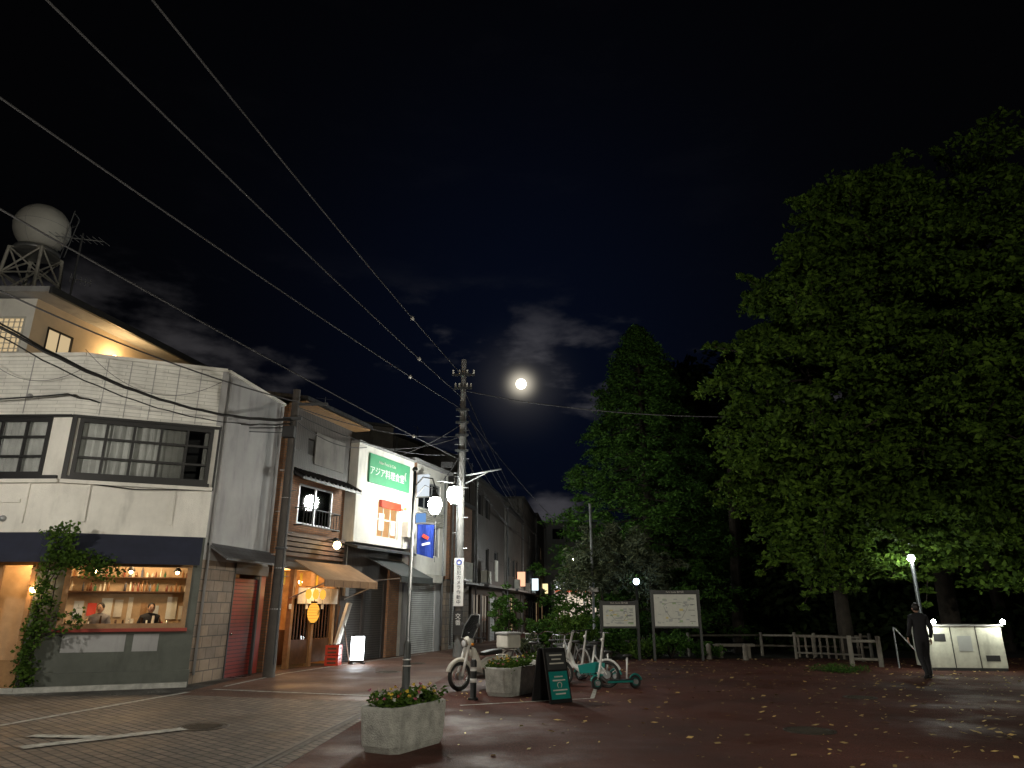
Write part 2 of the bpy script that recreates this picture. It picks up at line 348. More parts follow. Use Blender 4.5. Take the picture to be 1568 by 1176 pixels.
sheet('block_road',[(-30,-12),(-3.4,-12),(-2.25,12),(-2.0,13.6),(-6.6,14.8),(-9,14.6),(-30,14.6)],.008,g_brick)
sheet('park_ground',[(5,25.2),(45,27),(200,30),(200,300),(8,300),(3.5,46),(.9,27),(1.8,24.2)],.006,g_soil)
def strip(name,pts,w,z,mat):
    V=[];F=[]
    P=[Vector((x,y,0)) for x,y in pts]
    for i,p in enumerate(P):
        d=(P[min(i+1,len(P)-1)]-P[max(i-1,0)]).normalized(); n=Vector((-d.y,d.x,0))*w/2
        V+= [(*(p+n).xy,z),(*(p-n).xy,z)]
    for i in range(len(P)-1): F.append((2*i,2*i+1,2*i+3,2*i+2))
    me=bpy.data.meshes.new(name); me.from_pydata(V,[],F); me.materials.append(mat); o=bpy.data.objects.new(name,me); S.collection.objects.link(o); return o
strip('road_marking',[(-14,6.2),(-7.33,11),(-6.5,15.2)],.13,.016,m_line)
strip('road_marking',[(-6.2,16.3),(-5.9,19.5),(-4.6,24),(-3.2,28)],.09,.014,m_line)
strip('road_marking',[(-6.2,15.7),(-2.1,14.4)],.1,.016,m_line)
strip('drain_channel',[(-3.05,4),(-2.42,12),(-2.15,13.6)],.16,.014,M('granite_edge',(.22,.2,.18),.8,.4,8))
strip('drain_slot',[(-3.05,4),(-2.42,12),(-2.15,13.6)],.03,.018,m_black)
strip('road_marking',[(-.9,13.2),(1.5,14.2),(2.6,21.5)],.08,.014,m_line)
strip('road_marking',[(-5.9,9.3),(-4.55,10.7)],.26,.020,m_line)
strip('road_marking',[(-6.3,10.1),(-5.3,10.0)],.2,.024,m_line)
b=B('kerb'); fK=Fr((-15.5,15.1),(-9.9,15.0)); b.bx('kerb_stones',m_conc,(0,fK.L),(-.12,0),(0,.1),fK); fK=Fr((-9.9,15.0),(-7.0,16.25)); b.bx('kerb_stones',m_conc,(.01,fK.L),(-.12,0),(0,.1),fK); b.done()
def manhole(x,y,z,r=.32):
    b=B('manhole_cover',(x,y,z)); 
    b.tube('lid',m_iron,[(0,0,0),(0,0,.006)],r,28); b.ring('rim',m_iron,(0,0,.003),r+.03,.02,'z',wid=.3)
    for i in range(-3,4):
        h=math.sqrt(max(.01,(r*.85)**2-(i*.07)**2)); b.bx('ribs',m_iron,(-h,h),(i*.07-.014,i*.07+.014),(.006,.012))
    b.done()
manhole(-4.4,10.9,.009); manhole(-3.3,20,.009,.3); manhole(4.1,10.6,.005,.3); manhole(6.6,14.4,.005,.26); manhole(-3.0,23,.009,.3)

# ---------------------------------------------------------------- corner building
fA=Fr((-15.5,15.62),(-10.1,15.5)); fB=Fr((-10.1,15.5),(-7.2,16.7)); fC=Fr((-7.2,16.7),(-6.72,19.8))
b=B('corner_cafe_building')
LA,LB,LC=fA.L,fB.L,fC.L
win=(.15,LB-.12,4.45,5.8)
wall(b,'upper_wall',m_siding,fA,0,LA,5.86,7.3); wall(b,'upper_wall',m_siding,fB,0,LB,5.86,7.3)
wall(b,'mid_wall',m_white,fA,0,LA,3.2,5.80,[(.3,LA-.45,4.45,5.8)]); wall(b,'mid_wall',m_white,fB,0,LB,3.2,5.80,[win])
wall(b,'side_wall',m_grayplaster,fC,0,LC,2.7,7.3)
b.bx('parapet_cap',m_white,(0,LA+.03),(-.2,.05),(7.303,7.38),fA); b.bx('parapet_cap',m_white,(.03,LB),(-.2,.05),(7.304,7.381),fB); b.bx('parapet_cap',m_white,(.05,LC),(-.2,.05),(7.303,7.38),fC)
b.bx('corner_trim',m_grayplaster,(LB-.1,LB+.04),(.002,.05),(5.9,7.3),fB)
for s_ in (.5,1.0,1.52,2.05,2.55): b.bx('wall_joint',m_grayplaster,(s_-.008,s_+.008),(.001,.012),(5.9,7.3),fB)
for s_ in (1.3,2.8,4.2): b.bx('wall_joint',m_grayplaster,(s_-.01,s_+.01),(.001,.012),(5.9,7.3),fA)
for fr,L0 in ((fA,LA),(fB,LB)):
    b.bx('black_band',m_black,(0,L0+(.04 if fr is fB else 0)),(-.15,.07),(5.80,5.86),fr)
    b.bx('ledge',m_white,(0,L0),(0,.12),(4.28,4.36),fr); b.bx('black_sill',m_black,(.1,L0-.08),(.004,.08),(4.37,4.45),fr)
window(b,fB,win[0],win[1],4.45,5.8,5,3,m_black,m_glass,n=-.02,w=.09,mw=.05,back=m_curt,tag='bay_window',gap=(2.45,2.8))
window(b,fA,.3,LA-.45,4.45,5.8,8,3,m_black,m_glass,n=-.02,w=.09,mw=.05,back=m_curt,tag='corner_window')
b.bx('black_band',m_black,(LB-.02,LB+.03),(.002,.06),(4.3,5.8),fB); b.bx('black_band',m_black,(.0,.1),(.002,.06),(4.37,5.8),fB)
for s_ in (.55,2.3): 
    b.bx('wall_bracket',m_white,(s_,s_+.06),(.002,.05),(3.45,4.28),fB); 
b.bx('wall_bracket',m_white,(1.2,4.6),(.002,.04),(3.85,3.93),fA); b.bx('wall_bracket',m_white,(LA-.7,LA-.64),(.002,.05),(3.4,4.28),fA)
b.sph('vent',m_steel,fA(4.3,.03,3.5),.07); b.sph('vent',m_steel,fA(4.3,.03,6.3),.07)
b.tube('wall_cable',m_black,[fB(.1,.08,4.33),fB(1.5,.09,4.22),fB(LB,.08,4.3)],.012,5)
b.prism('awning',m_navy,[fB(-.1,.02,3.2),fB(LB-.05,.02,3.2),fB(LB-.05,.35,2.72),fB(-.1,.35,2.72)],(0,0,-.05))
b.prism('awning',m_navy,[fA(0,.02,3.2),fA(LA,.02,3.2),fA(LA+.1,.35,2.72),fA(0,.35,2.72)],(0,0,-.05))
b.bx('awning_band',m_navy,(-.1,LB-.05),(.3,.352),(2.55,2.71),fB); b.bx('awning_band',m_navy,(0,LA+.05),(.3,.352),(2.55,2.71),fA)
wall(b,'ground_wall',m_green,fB,.0,LB,0,3.2,[(.45,2.95,1.2,2.6)],-.15,0)
b.bx('plinth_ledge',m_red,(.4,3.0),(.002,.12),(1.13,1.2),fB)
b.bx('plinth',m_green,(.0,LB+.03),(.002,.08),(0,.32),fB)
window(b,fB,.45,2.95,1.2,2.6,1,1,m_oak,m_glass,n=.0,w=.1,tag='shop_window')
for s_,w_,z_ in ((.6,1.2,.72),(1.95,.5,.72)): b.bx('peeling_panel',m_grayplaster,(s_,s_+w_),(.002,.008),(z_,z_+.36),fB)
wall(b,'ground_wall',m_green,fA,0,LA,0,3.2,[(LA-1.75,LA-.1,0,2.6),(.5,LA-2.05,.9,2.6)],-.15,0)
window(b,fA,LA-1.75,LA-.1,.0,2.6,2,1,m_oak,m_glass,n=0,w=.1,mw=.14,tag='door')
b.bx('door_panel',m_oak,(LA-1.65,LA-.2),(-.03,.03),(.1,.6),fA); b.tube('door_handle',m_chrome,[fA(LA-.85,.08,.95),fA(LA-.85,.08,1.35)],.015,6)
window(b,fA,.5,LA-2.05,.9,2.6,3,1,m_oak,m_glass,n=0,w=.09,tag='shop_window')
m_int=M('interior_plaster',(.5,.36,.22),.8,.35,2)
b.bx('interior_wall',m_int,(-1.9,4.05),(-2.3,-2.2),(0,3.2),fB)
b.bx('interior_wall',m_int,(0,.1),(-3,-.2),(0,3.2),fA)
b.bx('interior_wall',m_int,(.1,LA+.3),(-3.2,-3.1),(0,3.2),fA)
b.bx('interior_floor',m_brownw,(.1,LA+1),(-2.9,-.2),(.03,.06),fA)
bm_=[M('bottle_'+str(i),c,.2,.1) for i,c in enumerate([(.25,.12,.05),(.04,.12,.06),(.6,.55,.45),(.18,.05,.03),(.08,.09,.12)])]
for z in (2.02,2.36):
    b.bx('shelves',m_brownw,(-.6,3.9),(-2.19,-1.95),(z-.025,z),fB)
    s_=-.5
    while s_<3.8:
        if random.random()<.12: s_+=random.uniform(.1,.35)
        k=random.choice([0,0,1,2,2,3,4]); h=random.uniform(.12,.25); r=random.uniform(.022,.036)
        b.tube('bottles_'+str(k),bm_[k],[fB(s_,-2.05,z),fB(s_,-2.05,z+h*.65),fB(s_,-2.05,z+h*.75),fB(s_,-2.05,z+h)],[r,r,.011,.011],8); s_+=random.uniform(.06,.13)
r=random.Random(12)
for i in range(14):
    s_=-.2+i*.29; m=[m_offw,m_brownw,m_map,m_mapb,m_oak,m_redb][r.randrange(6)]; w_=r.uniform(.1,.25); b.bx('wall_pictures_%s'%m.name[:5],m,(s_,s_+w_),(-2.19,-2.17),(1.25+r.random()*.2,1.65+r.random()*.25),fB)
b.bx('counter',m_oak,(.2,3.3),(-1.2,-.8),(1.0,1.06),fB); b.bx('counter_front',m_brownw,(.25,3.25),(-1.15,-.85),(0.06,.998),fB)
for i in range(30):
    s_=.45+i*.09+r.uniform(-.03,.03); k=r.randrange(5); h=r.uniform(.1,.42); q=[m_offw,m_map,m_brownw,m_chrome,m_redb][k]
    b.tube('counter_items_%d'%k,q,[fB(s_,-.95,1.065),fB(s_,-.95,1.065+h)],[r.uniform(.02,.045),r.uniform(.01,.04)],8)
for s_ in (.9,1.6,2.6): 
    b.tube('pendant_cord',m_black,[fB(s_,-1.0,3.2),fB(s_,-1.0,2.5)],.006,6); b.tube('pendant_shade',m_black,[fB(s_,-1.0,2.56),fB(s_,-1.0,2.46)],[.03,.1],12,False); b.sph('pendant_bulb',m_bulbw,fB(s_,-1.0,2.43),.04,10,6)
b.sph('pendant_bulb',m_bulbw,fA(LA-.8,-1.2,2.3),.06,10,6); b.sph('pendant_bulb',m_bulbw,fA(LA-2.5,-1.6,2.2),.07,10,6)
b.sph('wall_lantern',EM('porch_bulb',(1,.6,.25),25),fA(LA-.02,.12,2.0),.08,10,6)
wall(b,'stone_wall',m_stone,fC,0,1.35,0,2.7,(), -.15,0)
b.bx('stone_wall',m_stone,(1.35,1.45),(-.15,0),(0,2.7),fC)
b.bx('red_shutter',m_shutr,(1.5,2.75),(-.1,-.05),(0,2.35),fC); b.bx('shutter_frame',m_dark,(1.45,1.5),(-.15,.02),(0,2.45),fC); b.bx('shutter_frame',m_dark,(2.75,2.83),(-.15,.02),(0,2.45),fC)
b.bx('red_panel',m_red,(2.83,LC),(-.1,-.02),(0,2.6),fC); b.bx('shutter_frame',m_dark,(1.45,LC),(-.15,.04),(2.45,2.7),fC)
b.sph('door_knob',m_chrome,fC(1.62,0,1.0),.035)
b.prism('small_canopy',m_tile,[fC(.1,.0,3.1),fC(LC,.0,3.1),fC(LC,.55,2.75),fC(.1,.55,2.75)],(0,0,-.06))
b.tube('drain_pipe',m_grayplaster,[fC(2.9,.07,7.2),fC(2.9,.07,3.1)],.05); b.tube('drain_pipe',m_whp,[fC(.12,.06,7.2),fC(.12,.06,.2)],.03)
P=[(-15.5,15.8),(-10.15,15.7),(-7.42,16.85),(-6.95,19.8),(-8.2,24),(-15.5,24)]
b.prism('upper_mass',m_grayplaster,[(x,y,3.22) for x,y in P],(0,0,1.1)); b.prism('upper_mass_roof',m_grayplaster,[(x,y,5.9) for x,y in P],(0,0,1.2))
b.prism('room_back',m_dark,[(-15.4,17.2,4.33),(-7.5,17.4,4.33),(-7.5,23,4.33),(-15.4,23,4.33)],(0,0,1.55))
fP=Fr((-13.4,18.0),(-11.95,24.4)); fQ=Fr((-17.5,18.0),(-13.4,18.0))
wall(b,'penthouse_wall',m_cream,fP,0,fP.L,7.1,9.95,[(.5,1.4,8.4,9.3)]); wall(b,'penthouse_front',m_white,fQ,0,fQ.L-.001,7.1,9.95,[(fQ.L-1.3,fQ.L-.2,8.3,9.4)],-.15,.0)
window(b,fQ,fQ.L-1.3,fQ.L-.2,8.3,9.4,7,7,m_offw,m_winlit,n=-.03,w=.05,mw=.02,tag='glass_block_window')
window(b,fP,.5,1.4,8.4,9.3,2,1,m_black,m_winlit,n=-.03,tag='terrace_window')
b.prism('penthouse_roof',m_grayplaster,[fP(-.5,.9,9.85),fP(fP.L+.4,.9,9.85),fP(fP.L+.4,-5,10.5),fP(-.5,-5,10.5)],(0,0,.16))
b.prism('penthouse_eave',m_dark,[fP(-.5,.9,9.8),fP(fP.L+.4,.9,9.8),fP(fP.L+.4,1.0,9.8),fP(-.5,1.0,9.8)],(0,0,.2))
b.bx('penthouse_back',m_dark,(.2,fP.L),(-5,-.4),(7.2,9.8),fP)
b.sph('terrace_lamp',m_bulbw,fP(2.9,.14,9.15),.12,10,6)
pe=b.done()
light('terrace_light',fP(2.9,.4,9.1),60,(1,.66,.28),.1,parent=pe)
light('cafe_light',fB(1.7,-1.2,2.85),90,(1,.68,.36),.12,parent=pe); light('cafe_door_light',fA(LA-1.2,-1.4,2.7),60,(1,.56,.22),.12,parent=pe)
light('porch_light',fA(LA-.05,.3,2.0),8,(1,.56,.22),.05,parent=pe)
person('cafe_customer',*fB(1.05,-1.55,0).xy,math.radians(190),m_shirt,False); person('cafe_worker',*fB(2.1,-1.6,0).xy,math.radians(215),m_cloth,False)

# radome + antenna on roof
b=B('radome_tower',(-18.7,24.5,10.4))
b.sph('radome',M('radome_shell',(.72,.71,.66),.5,.2,1),(0,0,5.6),.98,32,20); b.ring('radome_seam',m_grayplaster,(0,0,5.6),.985,.008,'z'); b.ring('radome_seam',m_grayplaster,(0,0,5.6),.985,.006,'x'); b.ring('radome_seam',m_grayplaster,(0,0,5.6),.985,.006,'y'); b.tube('platform',m_steel,[(0,0,4.45),(0,0,4.6)],.8,20)
c4=[(-.9,-.9),(.9,-.9),(.9,.9),(-.9,.9)]
for i in range(4):
    a=c4[i]; d=c4[(i+1)%4]
    b.tube('lattice_legs',m_offw,[(a[0],a[1],0),(a[0]*.7,a[1]*.7,4.5)],.06,6)
    for k in range(4):
        z0=k*1.12; z1=z0+1.12; f0=1-.3*z0/4.5; f1=1-.3*z1/4.5
        b.tube('lattice_braces',m_offw,[(a[0]*f0,a[1]*f0,z0),(d[0]*f1,d[1]*f1,z1)],.035,6); b.tube('lattice_braces',m_offw,[(d[0]*f0,d[1]*f0,z0),(a[0]*f1,a[1]*f1,z1)],.035,6)
        b.tube('lattice_braces',m_offw,[(a[0]*f1,a[1]*f1,z1),(d[0]*f1,d[1]*f1,z1)],.035,6)
b.ring('platform_rail',m_steel,(0,0,6.3),1.15,.02,'z',a0=0,a1=3); 
for i in range(6): 
    a=i*.6; b.tube('platform_rail',m_steel,[(math.cos(a)*.9,math.sin(a)*.9,4.6),(math.cos(a)*1.15,math.sin(a)*1.15,6.4)],.018,5)
b.done()
b=B('tv_antenna',(-13.9,20,10.1))
b.tube('mast',m_steel,[(0,0,0),(0,0,3.1)],.03,8)
b.tube('boom',m_steel,[(-.9,0,3.0),(.6,.2,2.9)],.018,6); b.tube('boom',m_steel,[(-.1,0,1.5),(.3,.4,1.5)],.014,6)
for i in range(9):
    t=i/8; x=-.9+1.5*t; b.tube('elements',m_steel,[(x-.02,.2*t-.28,3.0-.1*t),(x+.02,.2*t+.28,3.0-.1*t)],.01,5)
for i in range(5): b.tube('elements',m_steel,[(-.1+.1*i,.1*i,1.35),(-.1+.1*i,.1*i,1.65)],.01,5)
b.done()

# ---------------------------------------------------------------- izakaya building
f2=Fr((-6.66,19.95),(-5.55,23.15)); L2=f2.L
b=B('wooden_izakaya_building')
b.bx('brick_pier',m_oranbrick,(0,.16),(-.3,.02),(0,7.4),f2)
wall(b,'upper_wall',m_darkclad,f2,.16,L2,5.5,7.5,[(1.0,1.5,6.1,6.6)],-.15,.1)
b.bx('panel_sign',m_rowgray,(1.35,3.0),(.102,.14),(5.85,6.85),f2); b.bx('wall_vent',m_steel,(1.0,1.5),(-.1,-.05),(6.1,6.6),f2)
b.prism('roof',m_tile,[f2(-.1,.75,7.45),f2(L2+.25,.75,7.45),f2(L2+.25,-5,8.6),f2(-.1,-5,8.6)],(0,0,.12))
b.bx('eave_board',m_oak,(-.1,L2+.2),(.1,.68),(7.38,7.43),f2)
b.prism('tile_canopy',m_tile,[f2(.16,.1,5.55),f2(L2,.1,5.55),f2(L2,.65,5.25),f2(.16,.65,5.25)],(0,0,-.08))
for i in range(14): b.tube('canopy_ridges',m_tile,[f2(.25+i*.235,.1,5.57),f2(.25+i*.235,.66,5.27)],.04,8)
wall(b,'mid_wall',m_brick,f2,.16,L2,3.75,5.4,[(.9,2.7,4.0,5.2)],-.15,0)
window(b,f2,.9,2.7,4.0,5.2,2,1,m_steel,m_glass,n=-.05,w=.06,mw=.07,back=m_rowgray,tag='upper_window')
for i in range(13): b.tube('balcony_rail',m_dark,[f2(.85+i*.158,.28,3.95),f2(.85+i*.158,.28,4.45)],.012,6)
b.tube('balcony_rail',m_dark,[f2(.8,.28,4.45),f2(2.8,.28,4.45)],.02,6); b.tube('balcony_rail',m_dark,[f2(.8,.28,3.95),f2(2.8,.28,3.95)],.02,6)
for s_ in (.8,2.8): b.tube('balcony_rail',m_dark,[f2(s_,.0,4.45),f2(s_,.28,4.45)],.02,6); b.tube('balcony_rail',m_dark,[f2(s_,.0,3.95),f2(s_,.28,3.95)],.02,6)
for i in range(5): b.bx('slat_sign',m_brownw,(.2,L2-.05),(.0,.16),(3.05+i*.14,3.15+i*.14),f2)
b.bx('slat_back',m_dark,(.16,L2),(-.15,-.01),(2.7,3.75),f2)
b.tube('lamp_arm',m_dark,[f2(2.3,0,3.6),f2(2.3,.5,3.68)],.02,6); b.tube('lamp_shade',m_dark,[f2(2.3,.5,3.70),f2(2.3,.5,3.58)],[.04,.15],12,False); b.sph('lamp_bulb',EM('floodlight',(1,.72,.35),30,True),f2(2.3,.55,3.47),.12,10,6)
b.prism('awning',m_tan,[f2(.75,.18,2.95),f2(L2+.3,.18,2.95),f2(L2+.3,1.25,2.4),f2(.75,1.25,2.4)],(0,0,-.03))
b.bx('awning_valance',m_tan,(.75,L2+.3),(1.22,1.25),(2.2,2.37),f2); b.tube('awning_arm',m_steel,[f2(L2+.25,.1,1.9),f2(L2+.25,1.2,2.3)],.018,6); b.tube('awning_arm',m_steel,[f2(.8,.1,1.9),f2(.8,1.2,2.3)],.018,6)
for i in range(8): b.bx('awning_seams',m_brownw,(.75+i*.47,.765+i*.47),(1.251,1.255),(2.2,2.37),f2)
for s_ in (.16,1.05,2.1,L2-.2): b.bx('posts',m_oak,(s_,s_+.12),(-.15,0),(0,2.7),f2)
for s0_,s1_ in ((1.17,2.1),(2.22,L2-.2)):
    for i in range(6):
        c=s0_+(s1_-s0_)*(i+.5)/6; b.bx('lattice_doors',m_brownw,(c-.015,c+.015),(-.12,-.08),(.75,1.9),f2)
    b.bx('door_panel',m_brownw,(s0_,s1_),(-.13,-.07),(.1,.75),f2); b.bx('door_panel',m_brownw,(s0_,s1_),(-.13,-.07),(1.9,2.0),f2); b.bx('door_glass',m_glass,(s0_,s1_),(-.10,-.095),(.76,1.89),f2)
b.bx('red_entry',m_redb,(.3,.42),(-.1,.1),(0,2.3),f2)
for i in range(5):
    s_=1.2+i*.42; b.bx('noren_curtain',m_offw,(s_,s_+.39),(.08,.09),(1.75,2.2),f2)
for i in range(7):
    s_=.5+i*.4; b.bx('paper_menus',m_offw,(s_,s_+.12),(.02,.025),(1.6,1.74),f2) if i%2 else b.bx('paper_menus_y',m_yel,(s_,s_+.12),(.02,.025),(2.25,2.6),f2)
inw=M('izakaya_interior',(.5,.3,.14),.8,.5,3)
b.bx('interior_wall',inw,(.2,L2),(-2.6,-2.5),(0,2.9),f2); b.bx('interior_wall',inw,(.16,.22),(-2.4,-.35),(0,2.9),f2); b.bx('interior_wall',inw,(L2-.1,L2-.02),(-2.4,-.2),(0,2.9),f2); b.bx('interior_ceiling',inw,(.2,L2-.1),(-2.45,-.2),(2.75,2.8),f2)
b.bx('interior_counter',m_brownw,(.6,L2-.2),(-1.4,-1.1),(.02,1.0),f2)
for i in range(9): b.bx('hanging_menus',m_offw,(.5+i*.3,.62+i*.3),(-2.49,-2.47),(1.7,2.3),f2)
b.sph('interior_bulb',m_bulbw,f2(1.2,-.8,2.4),.06,10,6); b.sph('interior_bulb',m_bulbw,f2(2.5,-.8,2.4),.06,10,6)
b.bx('body',m_dark,(.1,L2),(-6,-.3),(2.95,7.4),f2)
lc=(1.35,.55,1.5)
b.sph('big_paper_lantern',m_paper,f2(*lc),(.17,.17,.28),18,14)
for i in range(7): 
    t=-.225+i*.075; b.ring('lantern_ribs',m_brownw,f2(lc[0],lc[1],lc[2]+t),.172*math.sqrt(max(.05,1-(t/.285)**2)),.004,'z',n=18,m=5)
b.tube('lantern_caps',m_black,[f2(1.35,.55,1.76),f2(1.35,.55,1.81)],.09,12); b.tube('lantern_caps',m_black,[f2(1.35,.55,1.19),f2(1.35,.55,1.23)],.09,12); b.tube('lantern_hook',m_black,[f2(1.35,.55,1.81),f2(1.35,.55,2.75)],.008,5)
text(b,'酒',m_black,f2,1.35,1.5,.728,.16,.002)
for i in range(3):
    c=f2(.75+.35*i,.75,2.0); b.sph('small_lanterns',m_paper,c,(.09,.09,.14),12,8)
b.tube('lantern_string',m_black,[f2(.6,.75,2.2),f2(1.6,.75,2.2)],.008,5)
e2=b.done()
light('izakaya_light',f2(1.7,-.9,2.55),95,(1,.58,.24),.12,parent=e2)
light('izakaya_front_light',f2(1.9,.6,2.1),34,(1,.62,.28),.08,parent=e2)
b=B('plastic_crate_stack',tuple(f2(2.55,.55,0))); 
for k in range(2):
    z=.02+k*.29
    b.bx('crate',m_redb,(-.18,.18),(-.22,-.2),(z,z+.27)); b.bx('crate',m_redb,(-.18,.18),(.2,.22),(z,z+.27)); b.bx('crate',m_redb,(-.2,-.18),(-.22,.22),(z,z+.27)); b.bx('crate',m_redb,(.18,.2),(-.22,.22),(z,z+.27)); b.bx('crate',m_redb,(-.18,.18),(-.2,.2),(z,z+.02))
    b.bx('crate_slots',m_brownw,(-.13,.13),(-.223,-.221),(z+.15,z+.21)); b.bx('crate_slots',m_brownw,(.201,.203),(-.15,.15),(z+.15,z+.21)); b.bx('crate_slots',m_brownw,(-.13,.13),(-.223,-.221),(z+.05,z+.1))
    for i in range(3): 
        for j in range(3): b.tube('beer_bottles',m_brownw,[(-.12+i*.12,-.12+j*.12,z+.02),(-.12+i*.12,-.12+j*.12,z+.2),(-.12+i*.12,-.12+j*.12,z+.3)],[.035,.035,.012],8)
b.done()
b=B('illuminated_floor_sign',tuple(f2(3.3,.9,0)),.5)
b.bx('frame',m_dark,(-.2,.2),(-.06,.06),(.05,.12)); b.bx('frame',m_dark,(-.2,.2),(-.06,.06),(.8,.86)); b.bx('light_box',EM('floor_sign_face',(.92,.97,1),18,True),(-.19,.19),(-.05,.05),(.122,.798)); b.bx('feet',m_dark,(-.22,-.16),(-.15,.15),(0,.05)); b.bx('feet',m_dark,(.16,.22),(-.15,.15),(0,.05))
b.done()
b=B('leaning_signboard',tuple(f2(3.05,.45,0))); b.rbox('board',m_offw,(0,0,1.05),(.08,.5,1.5),('Y',.25)); b.tube('prop',m_brownw,[(.3,0,0),(0,0,1.5)],.02,6); b.tube('prop',m_brownw,[(-.3,0,0),(-.1,0,1.7)],.02,6); b.done()

# ---------------------------------------------------------------- building 3
f3=Fr((-5.5,23.3),(-4.1,26.75)); L3=f3.L
b=B('white_restaurant_building')
wall(b,'upper_wall',m_white,f3,0,L3,3.7,7.0,[(1.35,2.75,3.95,5.25)],-.15,.35)
b.bx('parapet_cap',m_grayplaster,(-.03,L3+.03),(-.2,.38),(7.003,7.08),f3)
b.bx('side_body',m_grayplaster,(0,L3),(-6,-.6),(3.6,6.9),f3); b.bx('side_body',m_grayplaster,(0,.15),(-.599,-.151),(3.7,7.0),f3)
b.bx('sign_panel',m_gsign,(.6,3.3),(.352,.42),(5.75,6.75),f3)
text(b,'アジア料理食堂',m_whp,f3,1.75,6.15,.425,.33); text(b,'Asian Food & Cafe',m_offw,f3,1.7,6.52,.425,.15)
b.ring('sign_logo',m_whp,f3(3.0,.42,6.3),.14,.02,'x')
window(b,f3,1.35,2.75,3.95,5.25,3,2,m_offw,EM('restaurant_window',(1,.55,.24),.8),n=.25,w=.06,mw=.05,tag='lit_window')
b.bx('red_valance',m_redb,(1.4,2.7),(.36,.48),(5.0,5.25),f3); b.bx('poster',m_offw,(1.5,1.85),(.3,.31),(4.2,4.8),f3); b.bx('poster',m_offw,(2.3,2.6),(.3,.31),(4.1,4.6),f3)
b.prism('flat_canopy',m_dark,[f3(-.1,-.1,3.72),f3(L3,-.1,3.72),f3(L3,.6,3.55),f3(-.1,.6,3.55)],(0,0,-.08))
b.prism('awning',m_dkawn,[f3(1.3,.05,3.3),f3(3.5,.05,3.3),f3(3.5,1.45,2.65),f3(1.3,1.45,2.65)],(0,0,-.03)); b.bx('awning_valance',m_dkawn,(1.3,3.5),(1.42,1.45),(2.45,2.62),f3)
for s_ in (1.35,3.45): b.tube('awning_arm',m_steel,[f3(s_,.05,2.5),f3(s_,1.4,2.58)],.015,6)
wall(b,'ground_wall',m_darkclad,f3,0,L3,0,3.6,[(.35,1.3,0,2.5),(1.45,2.6,0,2.5)],-.15,0)
b.bx('shutter',m_shutg,(.35,1.3),(-.12,-.06),(0,2.5),f3); b.bx('shutter',m_shutg,(1.45,2.6),(-.12,-.06),(0,2.5),f3)
b.bx('brick_column',m_oranbrick,(2.75,3.45),(.002,.1),(0,3.3),f3); b.bx('white_panel',m_offw,(3.5,L3),(.002,.06),(0,3.3),f3)
b.bx('body',m_dark,(.05,L3),(-6,-.2),(0,3.55),f3)
b.bx('junction_box',m_steel,(.1,.3),(0.002,.12),(2.0,2.4),f3); b.tube('conduit',m_steel,[f3(.15,.05,2.4),f3(.15,.05,3.6)],.02,6); 
b.rbox('red_spotlamp',EM('red_orange_lamp',(1,.25,.05),6),f3(2.95,.5,5.1),(.08,.12,.08))
b.bx('ac_unit',m_offw,(3.0,3.6),(.36,.62),(4.1,4.65),f3); b.ring('ac_fan',m_dark,f3(3.3,.622,4.37),.2,.01,'x'); b.tube('ac_pipe',m_offw,[f3(3.05,.4,4.1),f3(3.05,.4,3.75)],.03,6)
e3=b.done()
light('restaurant_light',f3(2.05,.62,4.9),12,(1,.42,.18),.06,parent=e3)

# ---------------------------------------------------------------- building 4
f4=Fr((-4.02,26.9),(-2.9,30.0)); L4=f4.L
b=B('white_shophouse')
wall(b,'upper_wall',m_white,f4,0,L4,2.9,7.1,[(.6,2.6,3.6,4.8),(.6,2.6,5.4,6.5)],-.15,.15)
window(b,f4,.6,2.6,5.4,6.5,3,1,m_steel,m_dglass,n=.05,tag='upper_window'); window(b,f4,.6,2.6,3.6,4.8,3,1,m_steel,m_dglass,n=.05,tag='upper_window')
b.bx('louvres_back',m_offw,(.6,2.6),(.16,.2),(5.0,5.3),f4)
for i in range(8): b.bx('louvres',m_offw,(.5,2.7),(.205,.3),(4.82+i*.07,4.85+i*.07),f4)
b.bx('roof_slab',m_grayplaster,(-.1,L4+.1),(-5,.35),(7.1,7.22),f4); b.bx('body',m_grayplaster,(0,L4),(-5,-.2),(0,7.09),f4)
wall(b,'ground_wall',m_grayplaster,f4,0,L4,0,2.9,[(.5,2.7,0,2.6)],-.15,0); b.bx('shutter',m_shutw,(.5,2.7),(-.1,-.05),(0,2.6),f4); b.bx('shutter_box',m_offw,(.4,2.8),(.002,.25),(2.6,2.88),f4)
b.bx('brick_edge',m_oranbrick,(0,.3),(.152,.2),(2.9,7.1),f4)
def psign(s,z0,z1,n0,n1,m=m_signw):
    b.bx('projecting_sign_frame',m_steel,(s-.09,s+.09),(n0-.03,n1+.03),(z0-.03,z0),f4); b.bx('projecting_sign_frame',m_steel,(s-.09,s+.09),(n0-.03,n1+.03),(z1,z1+.03),f4); b.bx('projecting_sign_face_'+m.name[:4],m,(s-.08,s+.08),(n0,n1),(z0,z1),f4)
psign(.35,5.75,6.6,.25,.7); psign(.35,4.75,5.1,.25,.6,EM('blue_sign',(.25,.5,1),.7)); 
b.tube('pipe',m_steel,[f4(2.9,.2,7),f4(2.9,.2,.2)],.035,8)
b.done()
b=B('blue_banner_flag',(-3.15,25.9,0)); b.tube('pole',m_steel,[(.35,0,3.2),(.35,0,4.7)],.015,6); b.tube('arm',m_steel,[(-.9,.3,4.6),(.36,0,4.6)],.015,6)
b.loft('banner',m_blue,[[(-.3+.6*i/8,.03*math.sin(i*1.1),3.5-.02*i),(-.3+.6*i/8,.03*math.sin(i*1.1),4.55)] for i in range(9)],cap=False)
